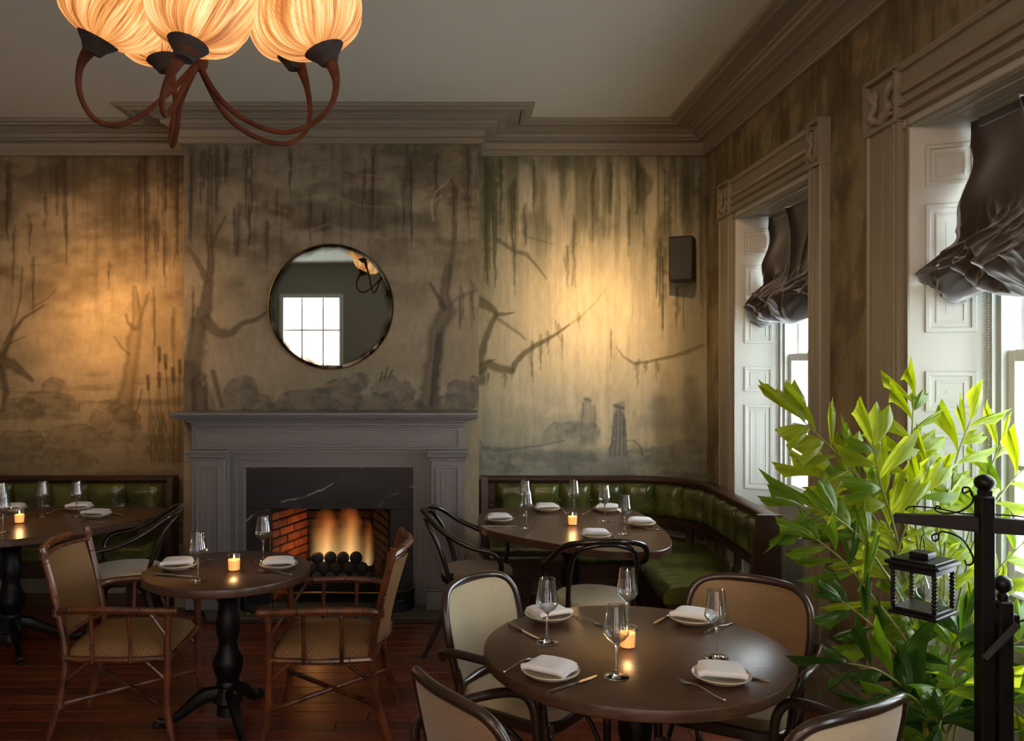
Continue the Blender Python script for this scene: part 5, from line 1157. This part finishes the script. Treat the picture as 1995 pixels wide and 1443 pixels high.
obj('scroll', scroll([(-.032, 1.36), (-.04, 1.385), (-.055, 1.382), (-.052, 1.368), (-.035, 1.375), (-.03, 1.345), (-.06, 1.315), (-.10, 1.305), (-.125, 1.312), (-.122, 1.325), (-.112, 1.32)]), M['iron'], st)
obj('scroll', scroll([(-.12, 1.243), (-.135, 1.235), (-.13, 1.22), (-.118, 1.228), (-.11, 1.25), (-.06, 1.235), (-.032, 1.19), (-.03, 1.165), (-.045, 1.158), (-.05, 1.172)]), M['iron'], st)
obj('scroll', scroll([(-.205, 1.305), (-.19, 1.318), (-.12, 1.318), (-.06, 1.308), (-.01, 1.309), (.06, 1.312), (.12, 1.308)], .0022), M['iron'], st)
obj('ratchet_post', MB().box(.032, .075, -.022, .022, .30, 1.06, ch=.005).box(.018, .05, -.016, .016, 1.0, 1.04), M['blackwood'], st, False)
obj('finial', MB().lathe([(.014, 1.055), (.016, 1.075), (.010, 1.083), (.020, 1.092), (.025, 1.105), (.022, 1.12), (.010, 1.13), (0, 1.132)], (.0535, 0, 0), 16), M['blackwood'], st)
obj('strut', MB().tube([(-.02, -.034, .90), (.075, -.034, 1.0)], .012, 4), M['blackwood'], st, False)
obj('ratchet_catch', MB().box(.076, .096, -.014, .014, .985, 1.02, ch=.003).tube([(.08, 0, .99), (.11, -.01, 1.005)], .003, 6), M['iron'], st, False)
obj('foot', MB().box(-.22, .22, -.035, .035, 0, .05, ch=.01).box(-.035, .035, -.22, .22, 0, .05, ch=.01), M['blackwood'], st, False)
bx2 = ca_ @ Vector((.135, 0, 0))
cz_ = MB().tube([(bx2.x, bx2.y, zb_-.02), (bx2.x+.004, bx2.y, 1.15), (bx2.x+.010, bx2.y-.005, 1.05), (bx2.x+.004, bx2.y, .95), (bx2.x+.008, bx2.y, .8)], .0028, 6, 5)
cord = obj('cord', cz_, M['speaker'], st); obj('switch', MB().box(bx2.x-.012, bx2.x+.028, bx2.y-.012, bx2.y+.008, 1.04, 1.075, ch=.004), M['speaker'], cord, False)
hk = ca_ @ Vector((-LL+.075, 0, 0)); LX_, LY_ = PX+hk.x-.0, PY+hk.y
lt = thing('candle_lantern', 'square black wooden lantern with glass sides and barley-twist corner posts', 'lantern', (LX_, LY_, 1.0), math.radians(38)); lt.scale = (.8, .8, .8)
Wl = .078; zt_ = .205
obj('base', MB().box(-Wl-.010, Wl+.010, -Wl-.010, Wl+.010, 0, .014, ch=.004).box(-Wl, Wl, -Wl, Wl, .014, .026, ch=.003), M['blackwood'], lt, False)
fr = MB()
for s in (-1, 1): fr.box(-Wl-.007, Wl+.007, s*Wl-.007, s*Wl+.007, .165, .188).box(s*Wl-.006, s*Wl+.006, -Wl+.007, Wl-.007, .165, .188)
fr.box(-Wl-.02, Wl+.02, -Wl-.02, Wl+.02, .186, .200, ch=.004).box(-Wl-.004, Wl+.004, -Wl-.004, Wl+.004, .20, .208, ch=.003)
obj('roof', fr, M['lanternwood'] if 'lanternwood' in M else M['blackwood'], lt, False)
obj('roof_block', MB().box(-.035, .035, -.035, .035, .208, .232, ch=.003), M['blackwood'], lt, False)
for sx in (-1, 1):
    for sy in (-1, 1):
        pr = [(.007, .024), (.009, .035)]
        for k in range(9): z = .038+k*.0138; pr += [(.0062, z), (.0098, z+.0045), (.0098, z+.0085)]
        pr += [(.007, .165)]
        obj('corner_post', MB().lathe(pr, (sx*(Wl-.004), sy*(Wl-.004), 0), 10), M['blackwood'], lt)
for s in (-1, 1):
    obj('pane', MB().box(-Wl+.012, Wl-.012, s*(Wl-.005)-.001, s*(Wl-.005)+.001, .026, .166), M['pane'], lt, False)
    obj('pane', MB().box(s*(Wl-.005)-.001, s*(Wl-.005)+.001, -Wl+.012, Wl-.012, .026, .166), M['pane'], lt, False)
obj('socket', MB().lathe([(.015, .195), (.016, .15), (.012, .148)], (0, 0, 0), 14), M['iron'], lt)
obj('bulb', MB().lathe([(.010, .150), (.011, .138), (.018, .12), (.024, .10), (.024, .085), (.018, .068), (.008, .058), (0, .056)], (0, 0, 0), 18), M['wine'], lt)
obj('hanging_hook', MB().tube([(-.02, 0, .232), (-.012, 0, .27), (0, 0, .29), (.012, 0, .27), (.02, 0, .232)], .0022, 6, 4).tube([(0, 0, .28), (.01, 0, .29), (.012, 0, .30), (0, 0, .325)], .0022, 6, 4), M['iron'], lt)
# ------------------------------------------------------------------ palm
pt = thing('potted_palm', 'tall potted fishtail palm with yellow-green fronds in front of the near window', 'plant', (0, 0, 0))
BC = Vector((1.52, 2.86, 0))
obj('planter', MB().lathe([(0, .0), (.14, 0), (.16, .02), (.20, .30), (.205, .36), (.195, .365), (.185, .34), (0, .33)], BC, 28), M['basket'], pt)
def leaf_mesh(i, mt_):
    r_ = random.Random(i); nr = 7; nl = 7; Lf = .20; sp = (.15, .21, .33, .72)[i % 4]; Lf *= (1.25, 1.15, 1.0, .85)[i % 4]; vs = []
    for j in range(nr):
        a = (j/(nr-1)-.5)*2; Lr = Lf*(1-(.30 if i % 4 < 3 else .10)*abs(a)**1.6)*(1+r_.uniform(-.12, .10))
        Lr *= (1.0-.18*(a > .2)*(i % 2))
        for k in range(nl):
            s = k/(nl-1); wd = sp*Lf*.62*((s**.8)*(1-.12*s**4)); rag = .0
            x = Lr*s; y = a*wd; z = .010*(1 if j % 2 else -1)*s+.02*math.sin(s*2.2)-.065*s*s-.03*a*a*s
            if k == nl-1: x += r_.uniform(-.018, .02)+(.020 if j % 2 else -.010)
            vs.append((x, y, z))
    fs = [(j*nl+k, j*nl+k+1, (j+1)*nl+k+1, (j+1)*nl+k) for j in range(nr-1) for k in range(nl-1)]
    return MB().add(vs, fs).mesh('leaf', mt_, True, 70)
LM = [[leaf_mesh(i, M['leaf'][c]) for i in range(4)] for c in range(3)]
NL = [0]
def frond(pts, n, t0, tone, Lk=1.0, spread=1.0, seed=0):
    r_ = random.Random(seed); P = cr([BC+Vector((r_.uniform(-.07, .07), r_.uniform(-.07, .07), .33))]+[at(*p) for p in pts], 10); m = len(P)
    st_ = obj('stem', MB().tube(P, [.0055, .005, .004, .0018], 6), M['cane'], pt)
    for k in range(n):
        t = t0+(1-t0)*(k/(n-1))**.9; i = min(int(t*(m-1)), m-2); p = P[i].lerp(P[i+1], t*(m-1)-i); d = (P[i+1]-P[i]).normalized()
        sd = 1 if k % 2 else -1; side = d.cross(Vector((0, -1, 0)))
        if side.length < .2: side = Vector((1, 0, 0))
        side.normalize(); out = d*(.55+.4*t)+side*sd*(.9*spread)*(1.15-.45*t)+Vector((r_.uniform(-.25, .25), r_.uniform(-.35, .35), r_.uniform(-.15, .15)-.05))
        if k == n-1: out = d.copy()
        out.normalize(); up = Vector((r_.uniform(-.5, .5), -1.0+r_.uniform(-.2, .3), .75+r_.uniform(-.4, .4))); yv = up.cross(out).normalized(); zv = out.cross(yv).normalized()
        Mx = Matrix((out, yv, zv)).transposed().to_4x4(); s = Lk*r_.uniform(.62, 1.0)*(1-.25*t)
        tn = tone if r_.random() < .7 else min(2, max(0, tone+r_.choice((-1, 1))))
        o = link('leaf', r_.choice(LM[tn]), pt); o.matrix_local = Matrix.Translation(p) @ Mx @ Matrix.Diagonal((s, s*r_.uniform(.7, 1.25), s, 1)); NL[0] += 1
FR = [([(1800, 1250, 2.86), (1720, 1000, 2.82), (1640, 895, 2.76), (1560, 815, 2.70)], 13, .50, 0, 1.0),
      ([(1800, 1300, 2.86), (1745, 1040, 2.80), (1715, 940, 2.74), (1700, 860, 2.70)], 11, .50, 0, 1.1),
      ([(1800, 1250, 2.9), (1782, 1000, 2.92), (1776, 880, 2.94), (1780, 775, 2.96)], 12, .50, 0, 1.1),
      ([(1830, 1200, 2.95), (1850, 1000, 2.98), (1862, 900, 3.0), (1890, 820, 3.0)], 9, .55, 0, 1.0),
      ([(1790, 1250, 2.8), (1700, 1080, 2.74), (1630, 1010, 2.7), (1560, 985, 2.68)], 11, .48, 1, 1.05),
      ([(1790, 1300, 2.8), (1690, 1150, 2.74), (1640, 1090, 2.7), (1590, 1050, 2.66)], 9, .45, 1, .95),
      ([(1850, 1250, 2.95), (1900, 1050, 3.0), (1960, 950, 3.04), (2010, 900, 3.05)], 10, .45, 0, 1.05),
      ([(1850, 1280, 2.95), (1930, 1130, 3.0), (2000, 1050, 3.0)], 9, .40, 0, 1.0),
      ([(1780, 1300, 2.82), (1740, 1150, 2.8), (1760, 1040, 2.8), (1800, 960, 2.8)], 11, .40, 0, 1.0),
      ([(1820, 1300, 2.9), (1840, 1150, 2.9), (1830, 1050, 2.92), (1810, 930, 2.92)], 11, .40, 0, 1.05),
      ([(1780, 1330, 2.78), (1710, 1230, 2.74), (1640, 1170, 2.7)], 9, .35, 2, .95),
      ([(1790, 1380, 2.76), (1720, 1310, 2.7), (1640, 1290, 2.66)], 9, .3, 2, 1.0),
      ([(1800, 1400, 2.76), (1760, 1350, 2.7), (1690, 1380, 2.62)], 9, .3, 2, 1.05),
      ([(1840, 1360, 2.8), (1850, 1280, 2.76), (1870, 1230, 2.72)], 10, .2, 2, 1.1),
      ([(1830, 1390, 2.76), (1840, 1350, 2.70), (1880, 1330, 2.62)], 9, .2, 1, 1.15),
      ([(1880, 1350, 2.9), (1950, 1270, 2.9), (2010, 1240, 2.88)], 9, .25, 1, 1.05),
      ([(1800, 1350, 2.84), (1790, 1230, 2.84), (1760, 1170, 2.82)], 10, .3, 1, 1.0),
      ([(1850, 1330, 2.88), (1900, 1220, 2.95), (1960, 1160, 3.0)], 10, .3, 0, 1.0),
      ([(1800, 1420, 2.78), (1830, 1400, 2.68), (1830, 1420, 2.58)], 8, .2, 2, 1.1),
      ([(1820, 1300, 2.9), (1900, 1000, 3.05), (1950, 860, 3.1)], 8, .5, 0, .9),
      ([(1860, 1400, 2.8), (1950, 1370, 2.75), (2000, 1400, 2.7)], 8, .25, 1, 1.05),
      ([(1780, 1280, 2.86), (1730, 1060, 2.9), (1660, 960, 2.92), (1600, 930, 2.92)], 11, .45, 0, 1.0)]
for i, (p, n, t0, tn, k) in enumerate(FR): frond(p, n, t0, tn, k, seed=100+i)
